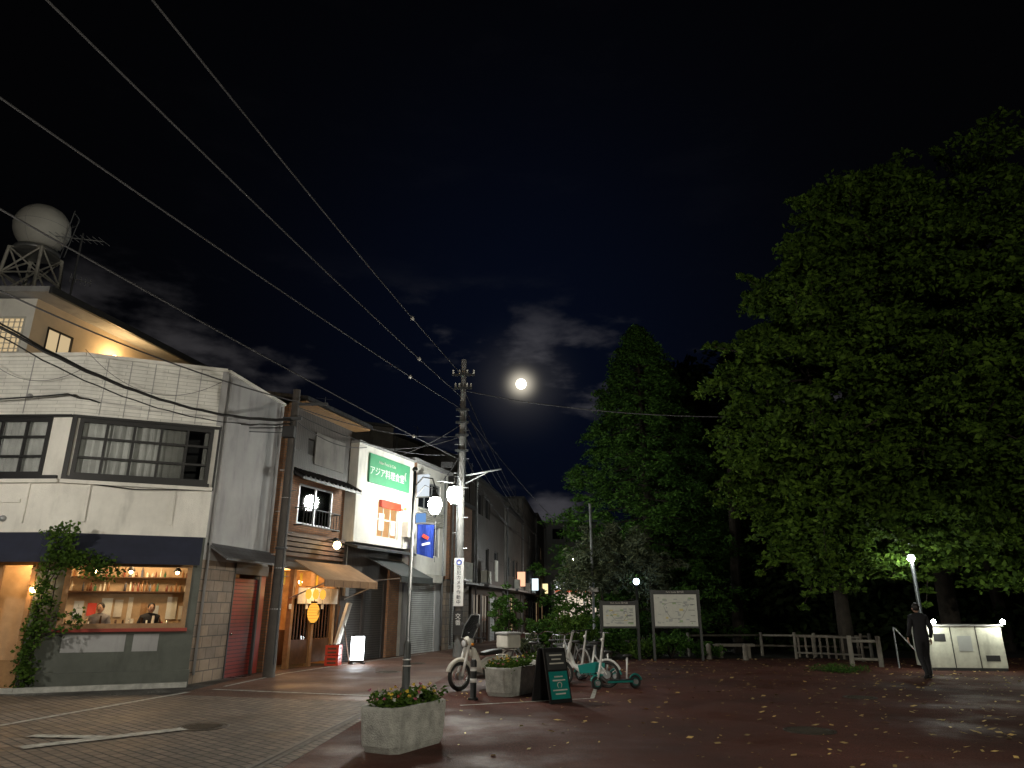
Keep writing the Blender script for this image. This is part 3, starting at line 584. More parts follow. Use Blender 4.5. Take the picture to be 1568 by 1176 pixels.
b.rbox('emblem',m_redb,(0,-.05,4.1),(.25,.01,.12),('Y',.5)); b.rbox('emblem2',m_whp,(.02,-.05,3.85),(.3,.01,.08),('Y',-.2)); b.done()

# ---------------------------------------------------------------- building 5 & row
def row_building(name,p0,p1,h,wm,seed,depth=7,stone=False,lit=0.):
    r=random.Random(seed); f=Fr(p0,p1); L=f.L; b=B(name); ops=[]
    z=3.2; 
    while z+1.2<h-.4:
        s=.6+r.random()*.4
        while s+1.1<L-.3:
            if r.random()<.75: ops.append((s,s+r.choice((.8,1.2,1.2)),z+.3,z+1.4))
            s+=r.uniform(1.7,2.4)
        z+=2.6
    g=[]; s=.5
    while s+1.6<L:
        g.append((s,s+1.5,0,2.3)); s+=2.0
    wall(b,'upper_wall',wm,f,0,L,2.8,h,ops,-.15,.1)
    wall(b,'ground_wall',m_stone if stone else wm,f,0,L,0,2.8,g,-.15,0)
    for o in ops:
        q=r.random()<lit; window(b,f,*o,2,1,m_dark,m_winlit if q else m_dglass,n=-.02,tag='lit_window' if q else 'window')
    for i,o in enumerate(g): 
        if r.random()<.5: b.bx('shutter_%d'%(i%2),m_shutg if i%2 else m_shutw,(o[0],o[1]),(-.12,-.06),(0,2.3),f)
        else:
            q=r.random()<lit*2; window(b,f,*o,2,2,m_brownw,m_winlit if q else m_dglass,n=-.06,tag='lit_door' if q else 'door')
    b.bx('body',wm,(0,L),(-depth,-.2),(0,h-.02),f); b.bx('roof_slab',m_dark,(-.05,L+.05),(-depth,.3),(h,h+.14),f)
    b.bx('canopy',m_dark,(.2,L-.2),(.102,.8),(2.6,2.7),f)
    for k in range(max(1,int(L/2.5))):
        s=r.uniform(.3,L-.9); b.bx('ac_units',m_offw,(s,s+.75),(.12,.42),(2.85,3.4),f); b.bx('ac_feet',m_steel,(s,s+.75),(.1,.45),(2.80,2.845),f)
    b.tube('pipe',m_steel,[f(.2,.16,h),f(.2,.16,.2)],.04,8)
    if lit:
        s=L*.6; b.bx('projecting_sign',EM('shop_sign_%d'%seed,[(1,.5,.3),(.8,.95,1),(1,.8,.4)][seed%3],1.4),(s,s+.12),(.2,.7),(3.0,3.9),f)
    b.tube('roof_antenna',m_steel,[f(L*.5,-1,h),f(L*.5,-1,h+1.6)],.02,5); b.tube('roof_antenna',m_steel,[f(L*.5-.5,-1,h+1.5),f(L*.5+.4,-1,h+1.5)],.01,5)
    return b,f
b,f5=row_building('stone_fronted_house',(-2.75,30.3),(-2.0,33.6),6.1,m_brick,1,stone=True)
b.bx('notice_board',m_offw,(1.6,2.8),(.3,.34),(2.75,3.6),f5); b.done()
b,f6=row_building('dark_apartment_building',(-1.9,34),(-.55,42),7.7,m_darkclad,2); b.bx('notice_board',m_offw,(1.5,2.2),(.8,.85),(2.9,3.9),f6); b.done()
b,f=row_building('dark_townhouse',(-.45,42.3),(.55,50),7.4,m_rowgray,3,lit=.15); b.done()
b,f=row_building('dark_apartment_building',(.6,50.3),(1.9,62),9.2,m_rowgray,4,lit=.15); b.done()
b,f=row_building('brick_townhouse',(2.0,62.3),(3.2,74),9.6,m_rowgray,5,lit=.2); b.done()
b,f=row_building('pale_office_building',(3.4,76),(9.5,76.5),10.4,m_grayplaster,6,lit=.12); b.done()
b,f=row_building('tall_rear_building',(-13,34),(-6.5,37),11.0,m_rowgray,8); b.done()
b,f=row_building('rear_building',(-7,40),(-3.5,47),11.3,m_rowgray,9); b.done()
b=B('convenience_store',(4.6,52,0),0)
b.bx('wall',m_offw,(-1.6,1.6),(0,4),(0,3.6)); b.bx('lit_sign',EM('store_sign',(.95,.98,1),1.2),(-1.5,1.5),(-.12,-.02),(2.9,3.5)); b.bx('red_stripe',EM('store_stripe',(1,.2,.1),1.0),(-1.5,1.5),(-.14,-.125),(2.75,2.88)); b.bx('lit_window',EM('store_window',(1,.85,.65),.8),(-1.4,1.4),(-.05,-.01),(.8,2.4))
for i in range(5): b.bx('mullions',m_dark,(-1.42+i*.7,-1.36+i*.7),(-.09,-.055),(.1,2.5))
for i in range(12): b.bx('goods',m_redb,(-1.3+i*.22,-1.2+i*.22),(-.085,-.058),(.8,1.0+.1*(i%4)))
text(b,'SUPER MARKET',m_red,Fr((-1.5,0),(1.5,0)),1.5,3.2,.13,.32,.003)
es=b.done(); light('store_front_light',(0,-1.6,3.0),120,(1,.85,.7),.2,parent=es)

# ---------------------------------------------------------------- poles, wires, lamps
b=B('utility_pole',(-1.9,26,0))
b.tube('shaft',m_pole,[(0,0,0),(0,0,11)],[.17,.10],16)
for z,l in ((10.3,.9),(9.75,.7)): b.bx('crossarm',m_dark,(-l/2,l/2),(-.14,-.06),(z,z+.08)); [b.tube('insulators',m_offw,[(x,-.1,z+.08),(x,-.1,z+.25)],[.05,.03],8) for x in (-l/2+.05,-.15,.15,l/2-.05)]
for i in range(12): b.tube('step_bolts',m_steel,[(0,-.1,2.6+i*.55),((-1)**i*.28,-.1,2.6+i*.55)],.012,5)
for z in (8.9,8.4,7.9,7.3): b.ring('clamps',m_dark,(0,0,z),.16,.03,'z',n=14); b.bx('brackets',m_dark,(-.25,.25),(-.22,-.16),(z-.04,z+.04))
b.tube('cable_coil',m_dark,[(.12,-.15,6),(.15,-.16,7.5),(.12,-.15,9)],.035,8); b.tube('cable_riser',m_dark,[(-.14,-.13,.5),(-.12,-.13,7.5)],.03,8)
b.tube('top_arm',m_steel,[(0,0,6.35),(1.5,-.4,6.55)],.035,8); b.tube('top_arm',m_steel,[(0,0,6.0),(1.0,-.3,6.45)],.025,8); b.tube('top_arm',m_steel,[(-.3,0,6.1),(-.9,-.2,6.15)],.03,8)
b.bx('splice_box',m_black,(-.75,-.3),(-.25,-.1),(6.65,6.85))
b.bx('pole_sign',m_whp,(-.17,.17),(-.2,-.185),(1.7,3.35)); 
fs=Fr((-.2,0),(.2,0)); text(b,'防犯カメラ作動中',m_navy,fs,.2,3.0,.206,.16,.003,True); b.ring('sign_emblem',m_blue,(0,-.205,3.2),.08,.02,'y'); 
b.bx('pole_sign_black',m_black,(-.17,.17),(-.2,-.185),(.75,1.55)); text(b,'交番',m_whp,fs,.2,1.35,.206,.2,.003,True)
b.done()
def lantern(b,x,y,z,mat,r=.15,h=.36):
    N=12
    sec=lambda rr,zz:[(x+rr*math.cos(2*math.pi*k/N+.39),y+rr*math.sin(2*math.pi*k/N+.39),zz) for k in range(N)]
    b.loft('lantern_glass',mat,[sec(r*.45,z-h/2),sec(r*.8,z-h*.3),sec(r,z+h*.02),sec(r*.97,z+h*.25),sec(r*.7,z+h/2)],smooth=True)
    b.loft('lantern_cap',m_polew,[sec(r*.75,z+h/2+.005),sec(r*.5,z+h/2+.07),sec(.03,z+h/2+.13)],cap=True)
    b.loft('lantern_base',m_polew,[sec(r*.2,z-h/2-.08),sec(r*.35,z-h/2-.005)],cap=True)
def street_lamp(x,y,ax,ay,mat,ztop=4.5,lz=3.7,r=.15,h=.36):
    b=B('street_lamp',(x,y,0))
    b.tube('base',m_polew,[(0,0,0),(0,0,.08),(0,0,.1),(0,0,.9),(0,0,1.0)],[.12,.12,.085,.075,.045],14)
    b.ring('base_collar',m_whp,(0,0,.5),.082,.012,'z',n=18,m=6); b.ring('base_collar',m_whp,(0,0,.62),.08,.012,'z',n=18,m=6)
    b.tube('shaft',m_polew,[(0,0,1.0),(0,0,ztop)],[.045,.035],12); b.sph('finial',m_polew,(0,0,ztop+.05),.06)
    b.tube('arm',m_polew,[(0,0,ztop-.35),(ax*.4,ay*.4,ztop-.12),(ax*.85,ay*.85,ztop-.15),(ax,ay,ztop-.35),(ax,ay,lz+h/2+.1)],.018,8)
    b.tube('arm_brace',m_polew,[(0,0,ztop-.6),(ax*.5,ay*.5,ztop-.3),(ax,ay,ztop-.4)],.01,6)
    lantern(b,ax,ay,lz,mat,r,h); return b
b=street_lamp(-2.15,15.3,.46,.05,m_lant,4.5,3.75,.15,.34)
b.done()
b=B('pole_mounted_lamp',(-1.9,26,0)); b.tube('arm',m_steel,[(0,0,6.1),(-.05,-.8,6.2),(-.12,-1.5,6.1),(-.12,-1.5,5.75)],.025,8); lantern(b,-.12,-1.5,5.4,m_lant2,.27,.56); b.done()
street_lamp(3.76,38,-.4,0,EM('far_lantern_glass',(.95,1,.95),420,True),4.9,4.1,.16,.34).done()
# street lamps on the near side of the square (outside the photo)
street_lamp(-11.5,8.6,.46,0,EM('corner_lantern_glass',(1,.93,.80),860,True),5.6,4.8).done()
street_lamp(4.5,-4,.46,0,EM('near_lantern_glass',(1,.94,.76),3000,True),6.4,5.6).done()
b=B('utility_pole',(-5.98,18.5,0)); b.tube('shaft',m_polebr,[(0,0,0),(0,0,7.4)],[.15,.10],16)
b.bx('crossarm',m_dark,(-.1,.9),(-.06,.02),(6.95,7.02)); b.ring('band',m_dark,(0,0,3.1),.135,.02,'z',n=14,wid=2); b.bx('bracket',m_dark,(-.25,.25),(-.18,-.1),(6.5,6.58)); b.tube('cable',m_dark,[(.12,-.1,.3),(.1,-.08,6.5)],.02,6)
b.bx('terminal_box',m_black,(-.2,.12),(-.3,-.12),(6.0,6.3)); [b.ring('straps',m_steel,(0,0,z),.145-.007*z,.008,'z',n=14,wid=2) for z in (1.6,2.6,4.4)]
for i in range(7): b.tube('step_bolts',m_steel,[(0,0,2.4+i*.55),((-1)**i*.25,0,2.4+i*.55)],.01,5)
b.done()
wires=empty('overhead_power_lines')
m_wire=M('cable_sheath',(.085,.085,.09),.75,.2,spec=.1); m_wired=M('black_cable_sheath',(.02,.02,.02),.6,.2)
def wire(p,q,sag=.3,r=.014,n=24,mat=None,wig=0):
    c=bpy.data.curves.new('cable','CURVE'); c.dimensions='3D'; c.bevel_depth=r; c.bevel_resolution=1; s=c.splines.new('POLY'); s.points.add(n)
    p=Vector(p);q=Vector(q)
    for i in range(n+1):
        t=i/n; v=p.lerp(q,t); v.z-=sag*4*t*(1-t)-wig*math.sin(i*2.1); s.points[i].co=(*v,1)
    c.materials.append(mat or m_wire); o=bpy.data.objects.new('cable',c); S.collection.objects.link(o); o.parent=wires
def ext(a,b_,k): a=Vector(a);b_=Vector(b_); return b_+(b_-a)*k
U=(-2.0,26); bw=B('line_insulators')
for z,p,sg,tb in ((10.4,(-5.0,8,10.1),.35,.35),(9.5,(-6.0,7.4,9.5),.35,.253),(9.0,(-7.5,8.3,9.0),.3,.243),(7.0,(-8.5,10,8.2),.3,.2)):
    q=ext((U[0],U[1],z),p,.8); wire((U[0],U[1],z),q,sg,.017,48)
    t=tb/1.8; v=Vector((U[0],U[1],z)).lerp(q,t); v.z-=sg*4*t*(1-t); bw.sph('insulator_beads',m_offw,v,(.06,.09,.06),10,8)
bw.done()
wire((-5.5,18.5,6.95),(-12.5,9.5,8.6),.5,.018)
for k,(dz,rr) in enumerate(((0,.03),(.05,.018),(-.08,.014))): wire((-5.98,18.4,6.5+dz),(-11.6,8.8,8.35+dz*2+k*.12),1.15+.1*k,rr,40,m_wired,.01)
wire((-5.98,18.4,6.3),(-16,14.7,6.5),.35,.016,mat=m_wired); wire((-5.98,18.4,6.15),(-16,14.9,6.35),.2,.012); wire((-5.98,18.4,6.4),(-10.2,15.3,6.3),.25,.02,mat=m_wired,wig=.02); wire((-10.2,15.3,6.3),(-16,14.6,5.9),.1,.02,mat=m_wired)
wire((-10.0,15.3,7.4),(-7.2,16.5,7.0),.7,.006); wire((-12.5,15.3,7.4),(-10.0,15.3,6.9),.5,.006)
wire((-5.9,18.5,6.9),(-2,26,7.9),.3); wire((-5.9,18.5,6.7),(-2,26,7.2),.4,.016); wire((-5.9,18.5,6.5),(-5.0,23.5,6.9),.25,.014); wire((-5.9,18.5,6.4),(-6.4,20,7.2),.1)
wire((-1.9,25.9,9.7),(12,20,7.3),.6,.018,40)
for z,q in ((9.6,(3,70,8)),(9.0,(2,60,8)),(8.4,(2.6,60,7)),(7.9,(1,50,7.2)),(7.2,(.5,48,6.5)),(6.6,(3,70,7)),(8.8,(6,60,7))): wire((-1.8,26.1,z),q,.6,.018)
wire((-1.9,26,8.4),(-4.1,26,7.2),.1); wire((-1.9,26,7.9),(-5,24.5,7.1),.2); wire((-1.9,26,7.3),(-3,29,6.6),.1)
b=B('sign_pole',(2.95,26.5,0)); b.tube('post',m_steel,[(0,0,0),(0,0,5.4)],.05,10); b.bx('plate',m_offw,(-.2,.2),(-.07,-.05),(2.2,2.35)); b.done()
def park_lamp(x,y,z,mat,r=.14):
    b=B('park_lamp',(x,y,0)); b.tube('post',m_polew,[(0,0,0),(0,0,z-r)],.05,10); b.sph('globe',mat,(0,0,z),r,10,6); b.tube('cap',m_polew,[(0,0,z+r*.9),(0,0,z+r+.06)],[.1,.02],12); b.done()
park_lamp(4.5,26.2,2.55,EM('park_globe',(.6,.75,1),22,True),.11); park_lamp(10.75,19.3,2.9,EM('park_globe_bright',(.95,1,.95),200,True),.09)

# ---------------------------------------------------------------- foliage
def leaves(name,C,R,per,L,W,mat,parent,flat=.5,droop=.3,seed=0):
    g=np.random.default_rng(seed); C=np.asarray(C,float); n=len(C); R=np.broadcast_to(np.asarray(R,float),(n,))
    idx=np.repeat(np.arange(n),per); N=len(idx)
    v=g.normal(size=(N,3)); v/=np.linalg.norm(v,axis=1)[:,None]; v*= (g.random(N)**.45)[:,None]; rad=R[idx][:,None]
    off=v*rad; off[:,2]*=flat; off[:,2]-=droop*(off[:,0]**2+off[:,1]**2)/np.maximum(rad[:,0],.05)
    c=C[idx]+off
    d=g.normal(size=(N,3)); d[:,2]=d[:,2]*.5-.35; d/=np.linalg.norm(d,axis=1)[:,None]
    w=np.cross(d,g.normal(size=(N,3))); w/=np.linalg.norm(w,axis=1)[:,None]
    l=L*(.6+.8*g.random(N))[:,None]; ww=W*(.6+.8*g.random(N))[:,None]
    V=np.stack([c-d*l/2,c+w*ww/2-d*l*.08,c+d*l/2,c-w*ww/2-d*l*.08],1).reshape(-1,3)
    me=bpy.data.meshes.new(name); me.vertices.add(4*N); me.vertices.foreach_set('co',V.ravel().astype(np.float32))
    me.loops.add(4*N); me.loops.foreach_set('vertex_index',np.arange(4*N,dtype=np.int32)); me.polygons.add(N); me.polygons.foreach_set('loop_start',np.arange(0,4*N,4,dtype=np.int32)); me.polygons.foreach_set('loop_total',np.full(N,4,dtype=np.int32))
    me.update(); me.validate(); me.materials.append(mat); o=bpy.data.objects.new(name,me); S.collection.objects.link(o); o.parent=parent; return o
def lobe_pts(lobes,dens,seed,inner=.55,rag=.13,out_=1.08):
    g=np.random.default_rng(seed); out=[]
    for (x,y,z,r) in lobes:
        n=int(dens*r*r); v=g.normal(size=(n,3)); v/=np.linalg.norm(v,axis=1)[:,None]
        rr=r*(inner+(out_-inner)*g.random(n)**.6); bumps=1+rag*np.sin(v[:,0]*6+x*3)*np.cos(v[:,2]*7+y*2)+rag*.5*np.sin(v[:,1]*9+z)
        out.append(np.array([x,y,z])+v*(rr*bumps)[:,None]*np.array([1,1,.92]))
    return np.concatenate(out)
def tree(name,base,lobes,h,dens,per,L,W,mat,seed,clR=.6,tr=.3,zmin=2.0,flat=.45,droop=.35,inner=.55,rag=.13,sprigs=0):
    b=B(name); r=random.Random(seed); x,y=base
    top=Vector((x+r.uniform(-.3,.3),y,h)); mid=Vector((x+r.uniform(-.2,.2),y+.1,h*.4))
    b.tube('trunk',m_bark,[(x,y,0),(x,y,.3),mid,top],[tr*1.5,tr*1.05,tr*.8,tr*.15],12)
    P=lobe_pts(lobes,dens,seed,inner,rag,1.15); P=P[P[:,2]>zmin]; g=np.random.default_rng(seed+1)
    RR=clR*(.5+.9*g.random(len(P))**1.3)
    for lx,ly,lz,lr in lobes:
        st=Vector((x,y,min(h*.9,max(1.8,lz-lr*.9)))); c=Vector((lx,ly,lz)); m=st.lerp(c,.5)+Vector((0,0,.3))
        b.tube('limbs',m_bark,[st,m,c],[tr*.5,tr*.33,tr*.15],8)
        for k in range(16):
            q=Vector(P[r.randrange(len(P))]); 
            if (q-c).length<lr*1.3: b.tube('limbs',m_bark,[c.lerp(m,r.random()*.5),(c+q)/2+Vector((0,0,.25)),q],[tr*.16,tr*.09,.015],6)
    # drooping side sprays that break the outline
    ex=[];er=[]
    for (lx,ly,lz,lr) in lobes:
        for k in range(int(sprigs*lr)):
            v=g.normal(size=3); v[2]=v[2]*.7+.1; v/=np.linalg.norm(v); p0=np.array([lx,ly,lz])+v*lr*1.0; ln=g.uniform(.5,1.15)
            if p0[2]<zmin: continue
            for s in range(4):
                t=s/3; ex.append(p0+v*ln*t+np.array([0,0,-.35*t*t*ln])); er.append(.30-.15*t)
            b.tube('limbs',m_bark,[tuple(p0-v*.5),tuple(p0+v*ln+np.array([0,0,-.35*ln]))],[.025,.008],5)
    e=b.done()
    if ex: P=np.concatenate([P,np.array(ex)]); RR=np.concatenate([RR,np.array(er)])
    pp=np.maximum(12,(per*(RR/clR)**1.6)).astype(int); 
    # two density classes
    big=RR>clR*.75
    leaves('foliage',P[big],RR[big],per,L,W,mat,e,flat,droop,seed); leaves('foliage_sprays',P[~big],RR[~big],int(per*.45),L,W,mat,e,flat,droop,seed+9); return e
tree('broadleaf_tree',(11.2,24.8),[(8.9,19.8,8.5,2.1),(9.0,20.2,5.4,2.1),(7.6,20.2,6.9,1.1),(7.9,20.2,4.7,1.2),(9.9,20.8,10.6,1.7),(10.4,20.6,4.0,1.5),(9.2,20.6,3.3,.9),(7.5,20,8.9,.8),(8.6,20.4,10.9,.8),(7.3,20,5.7,.8),(9.4,20.6,12.4,.8),(8.1,20,3.3,.6)],9,24,120,.19,.10,lf_b,11,.62,.24,1.9,.30,.5,.4,.25,9)
tree('broadleaf_tree',(15.2,25.5),[(13.0,21,11.9,2.9),(12.7,20.4,7.2,3.0),(16.2,20.8,13.6,3.1),(11.4,20.8,13.9,1.6),(15.7,20,8.5,3.0),(14.6,21,4.6,2.1),(19,22,11,3.8),(12.4,20.8,4.2,1.5),(17,21,5,2.6),(12.8,20.6,15.2,1.1),(10.6,20.6,12.8,.9)],13,18,120,.20,.105,lf_b,12,.70,.32,2.3,.30,.5,.4,.25,7)
def conifer(name,x,y,h,R,n,per,seed,mat=lf_c,z0=1.2,p=.75,L=.2,W=.07):
    g=np.random.default_rng(seed); b=B(name); b.tube('trunk',m_bark,[(x,y,0),(x,y,.4),(x,y,h*.97)],[.42,.3,.03],12)
    t=g.random(n)**1.25; z=z0+(h-z0)*t; r=R*((1-t)**p)*(1-.25*np.clip(.15-t,0,1)/.15); a=g.random(n)*2*np.pi
    rr=r*(.5+.62*g.random(n)**.5)*(1+.16*np.sin(z*3.4+a*2)+.08*np.sin(z*9+a*5)); P=np.stack([x+rr*np.cos(a),y+rr*np.sin(a),z-.12*rr],1)
    for i in range(0,n,max(1,n//90)): b.tube('limbs',m_bark,[(x,y,z[i]+.2),tuple(P[i])],[.05,.012],5)
    e=b.done(); leaves('foliage',P,.30+.42*g.random(n)**1.3,per,L,W,mat,e,.32,.55,seed)
conifer('dawn_redwood_tree',6.15,32,14.9,4.7,1300,62,21)
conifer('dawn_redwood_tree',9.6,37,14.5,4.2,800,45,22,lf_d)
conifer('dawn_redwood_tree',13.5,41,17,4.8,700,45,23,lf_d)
tree('silver_leaf_tree',(3.6,27.4),[(3.1,27,3.3,.9),(4.2,27,3.5,1.0),(2.5,26.8,2.9,.7),(5.2,27.2,3.0,.9),(3.6,27,3.9,.6)],3.4,55,60,.26,.04,lf_s,31,.34,.1,1.7,.6,.8,.3,.25,7)
g=np.random.default_rng(5); lob=[]
for i in range(50):
    x=g.uniform(9,48); y=g.uniform(33,50); r=g.uniform(2.2,3.8); lob.append((x,y,g.uniform(1.5,13),r))
for i in range(26): lob.append((g.uniform(8,40),g.uniform(29.5,31.5),g.uniform(.6,3.2),1.7))
tw=B('distant_trees')
for i in range(34):
    x=g.uniform(7,40); y=g.uniform(28.5,40); tw.tube('trunks',m_bark,[(x,y,0),(x+g.uniform(-.5,.5),y,9)],[.25,.12],8)
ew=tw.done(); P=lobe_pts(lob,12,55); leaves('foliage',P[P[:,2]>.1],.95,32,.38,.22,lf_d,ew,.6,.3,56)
def shrub(name,x,y,z,h,R,n,per,L,W,mat,seed,stem=True):
    g=np.random.default_rng(seed); b=B(name)
    P=g.normal(size=(n,3)); P/=np.linalg.norm(P,axis=1)[:,None]; P*=(.3+.8*g.random(n))[:,None]; P=P*np.array([R,R,h*.4])+np.array([x,y,z+h*.6])
    for i in range(7): q=P[i]; b.tube('stems',m_bark,[(x,y,z),((x+q[0])/2,(y+q[1])/2,z+h*.4),tuple(q)],[.03,.02,.008],6)
    e=b.done(); leaves('foliage',P,R*.27,per,L,W,mat,e,.7,.1,seed)
shrub('potted_shrub',-.2,24,.2,2.1,.6,50,30,.14,.06,lf_c,41); shrub('garden_shrub',2.0,24.8,.1,1.6,.8,60,34,.18,.045,lf_i,42); shrub('garden_shrub',3.4,25.6,0,1.0,.7,60,36,.12,.06,lf_c,43); shrub('garden_shrub',5.4,25.3,0,.8,.8,60,36,.12,.06,lf_c,44); shrub('garden_shrub',4.4,25.4,0,.55,.8,60,36,.12,.06,lf_i,48)
shrub('garden_shrub',.9,22.3,.1,1.4,.5,50,34,.16,.045,lf_c,45); shrub('garden_shrub',.4,19,.1,.9,.4,40,34,.12,.04,lf_s,46); shrub('garden_shrub',6.6,25.4,0,.5,.6,40,34,.1,.05,lf_c,47)
shrub('grass_patch',8.9,20.3,-.03,.10,.8,80,16,.12,.018,lf_c,49)
b=B('plant_tub',(-.2,24,0)); b.tube('tub',m_conc,[(0,0,0),(0,0,.4)],[.22,.3],14); b.done()
b=B('climbing_ivy'); pts=[]
r=random.Random(3)
def vine(ps):
    b.tube('vine_stems',m_bark,ps,.012,5)
    for i in range(len(ps)-1):
        for k in range(5): v=Vector(ps[i]).lerp(Vector(ps[i+1]),r.random()); pts.append(v+Vector((r.uniform(-.12,.12),r.uniform(-.12,.02),r.uniform(-.1,.1))))
for k in range(6):
    s0=r.uniform(.0,.3); vine([fB(s0-.05,.15,0),fB(s0+r.uniform(-.1,.1),.2,.7),fB(s0+r.uniform(-.1,.15),.22,1.4),fB(s0+r.uniform(-.05,.25),.4,2.2),fB(s0+r.uniform(-.0,.45),.5,2.8),fB(s0+r.uniform(-.05,.6),.5,3.25)])
for k in range(4): s0=.5+k*.2; vine([fB(.4,.42,2.7),fB(s0,.45,2.62),fB(s0+.25,.45,2.55-.1*(k%3)),fB(s0+.4,.42,2.35)])
vine([fB(.3,.3,1.4),fB(.8,.3,1.55),fB(.95,.3,1.3)]); vine([fB(.3,.3,1.1),fB(.6,.3,1.2)])
e=b.done(); leaves('foliage',pts,.16,13,.09,.06,lf_i,e,1,0,77)

# ---------------------------------------------------------------- planters
def planter(name,x,y,rz,l=1.1,w=.58,h=.52,seed=1):
    b=B(name,(x,y,0),rz); ch=.1
    def sec(k,z,d=0):
        X=l/2*k-d; Y=w/2*k-d; c=ch*k
        return [(-X+c,-Y,z),(X-c,-Y,z),(X,-Y+c,z),(X,Y-c,z),(X-c,Y,z),(-X+c,Y,z),(-X,Y-c,z),(-X,-Y+c,z)]
    b.loft('concrete_box',m_conc,[sec(.86,0),sec(.94,.08),sec(1,h-.03),sec(.99,h),sec(.99,h,.06),sec(.97,h-.08,.06)],cap=True)
    b.loft('soil',m_soil,[sec(.94,h-.078,.06),sec(.9,h-.02,.08)])
    e=b.done({'concrete_box':.012}); g=np.random.default_rng(seed); n=90
    P=np.stack([g.uniform(-l/2+.06,l/2-.06,n),g.uniform(-w/2+.05,w/2-.05,n),h+g.uniform(-.03,.12,n)],1)
    leaves('plant_leaves',P,.08,20,.065,.03,lf_i,e,.8,.3,seed)
    for i,m in enumerate(m_fl):
        k=(10,12,16,4)[i]; Q=np.stack([g.uniform(-l/2,l/2,k),g.uniform(-w/2,w/2,k),h+g.uniform(.06,.18,k)],1); leaves('flowers_%d'%i,Q,.022,7,.032,.028,m,e,.6,0,seed+i)
planter('flower_planter',-1.33,9.45,math.radians(62),1.15,.6,.5,1)
planter('flower_planter',-.02,15.0,math.radians(60),1.2,.62,.52,2)
planter('flower_planter',.75,16.8,math.radians(60),1.2,.62,.55,3)
b=B('bollard',(-.72,14.05,0)); b.tube('post',m_black,[(0,0,0),(0,0,.66),(0,0,.70)],[.06,.06,.04],16); b.ring('foot',m_black,(0,0,.02),.07,.03,'z',n=16)
for z in (.3,.5): b.tube('white_band',m_whp,[(0,0,z),(0,0,z+.07)],.0625,16)
b.done()

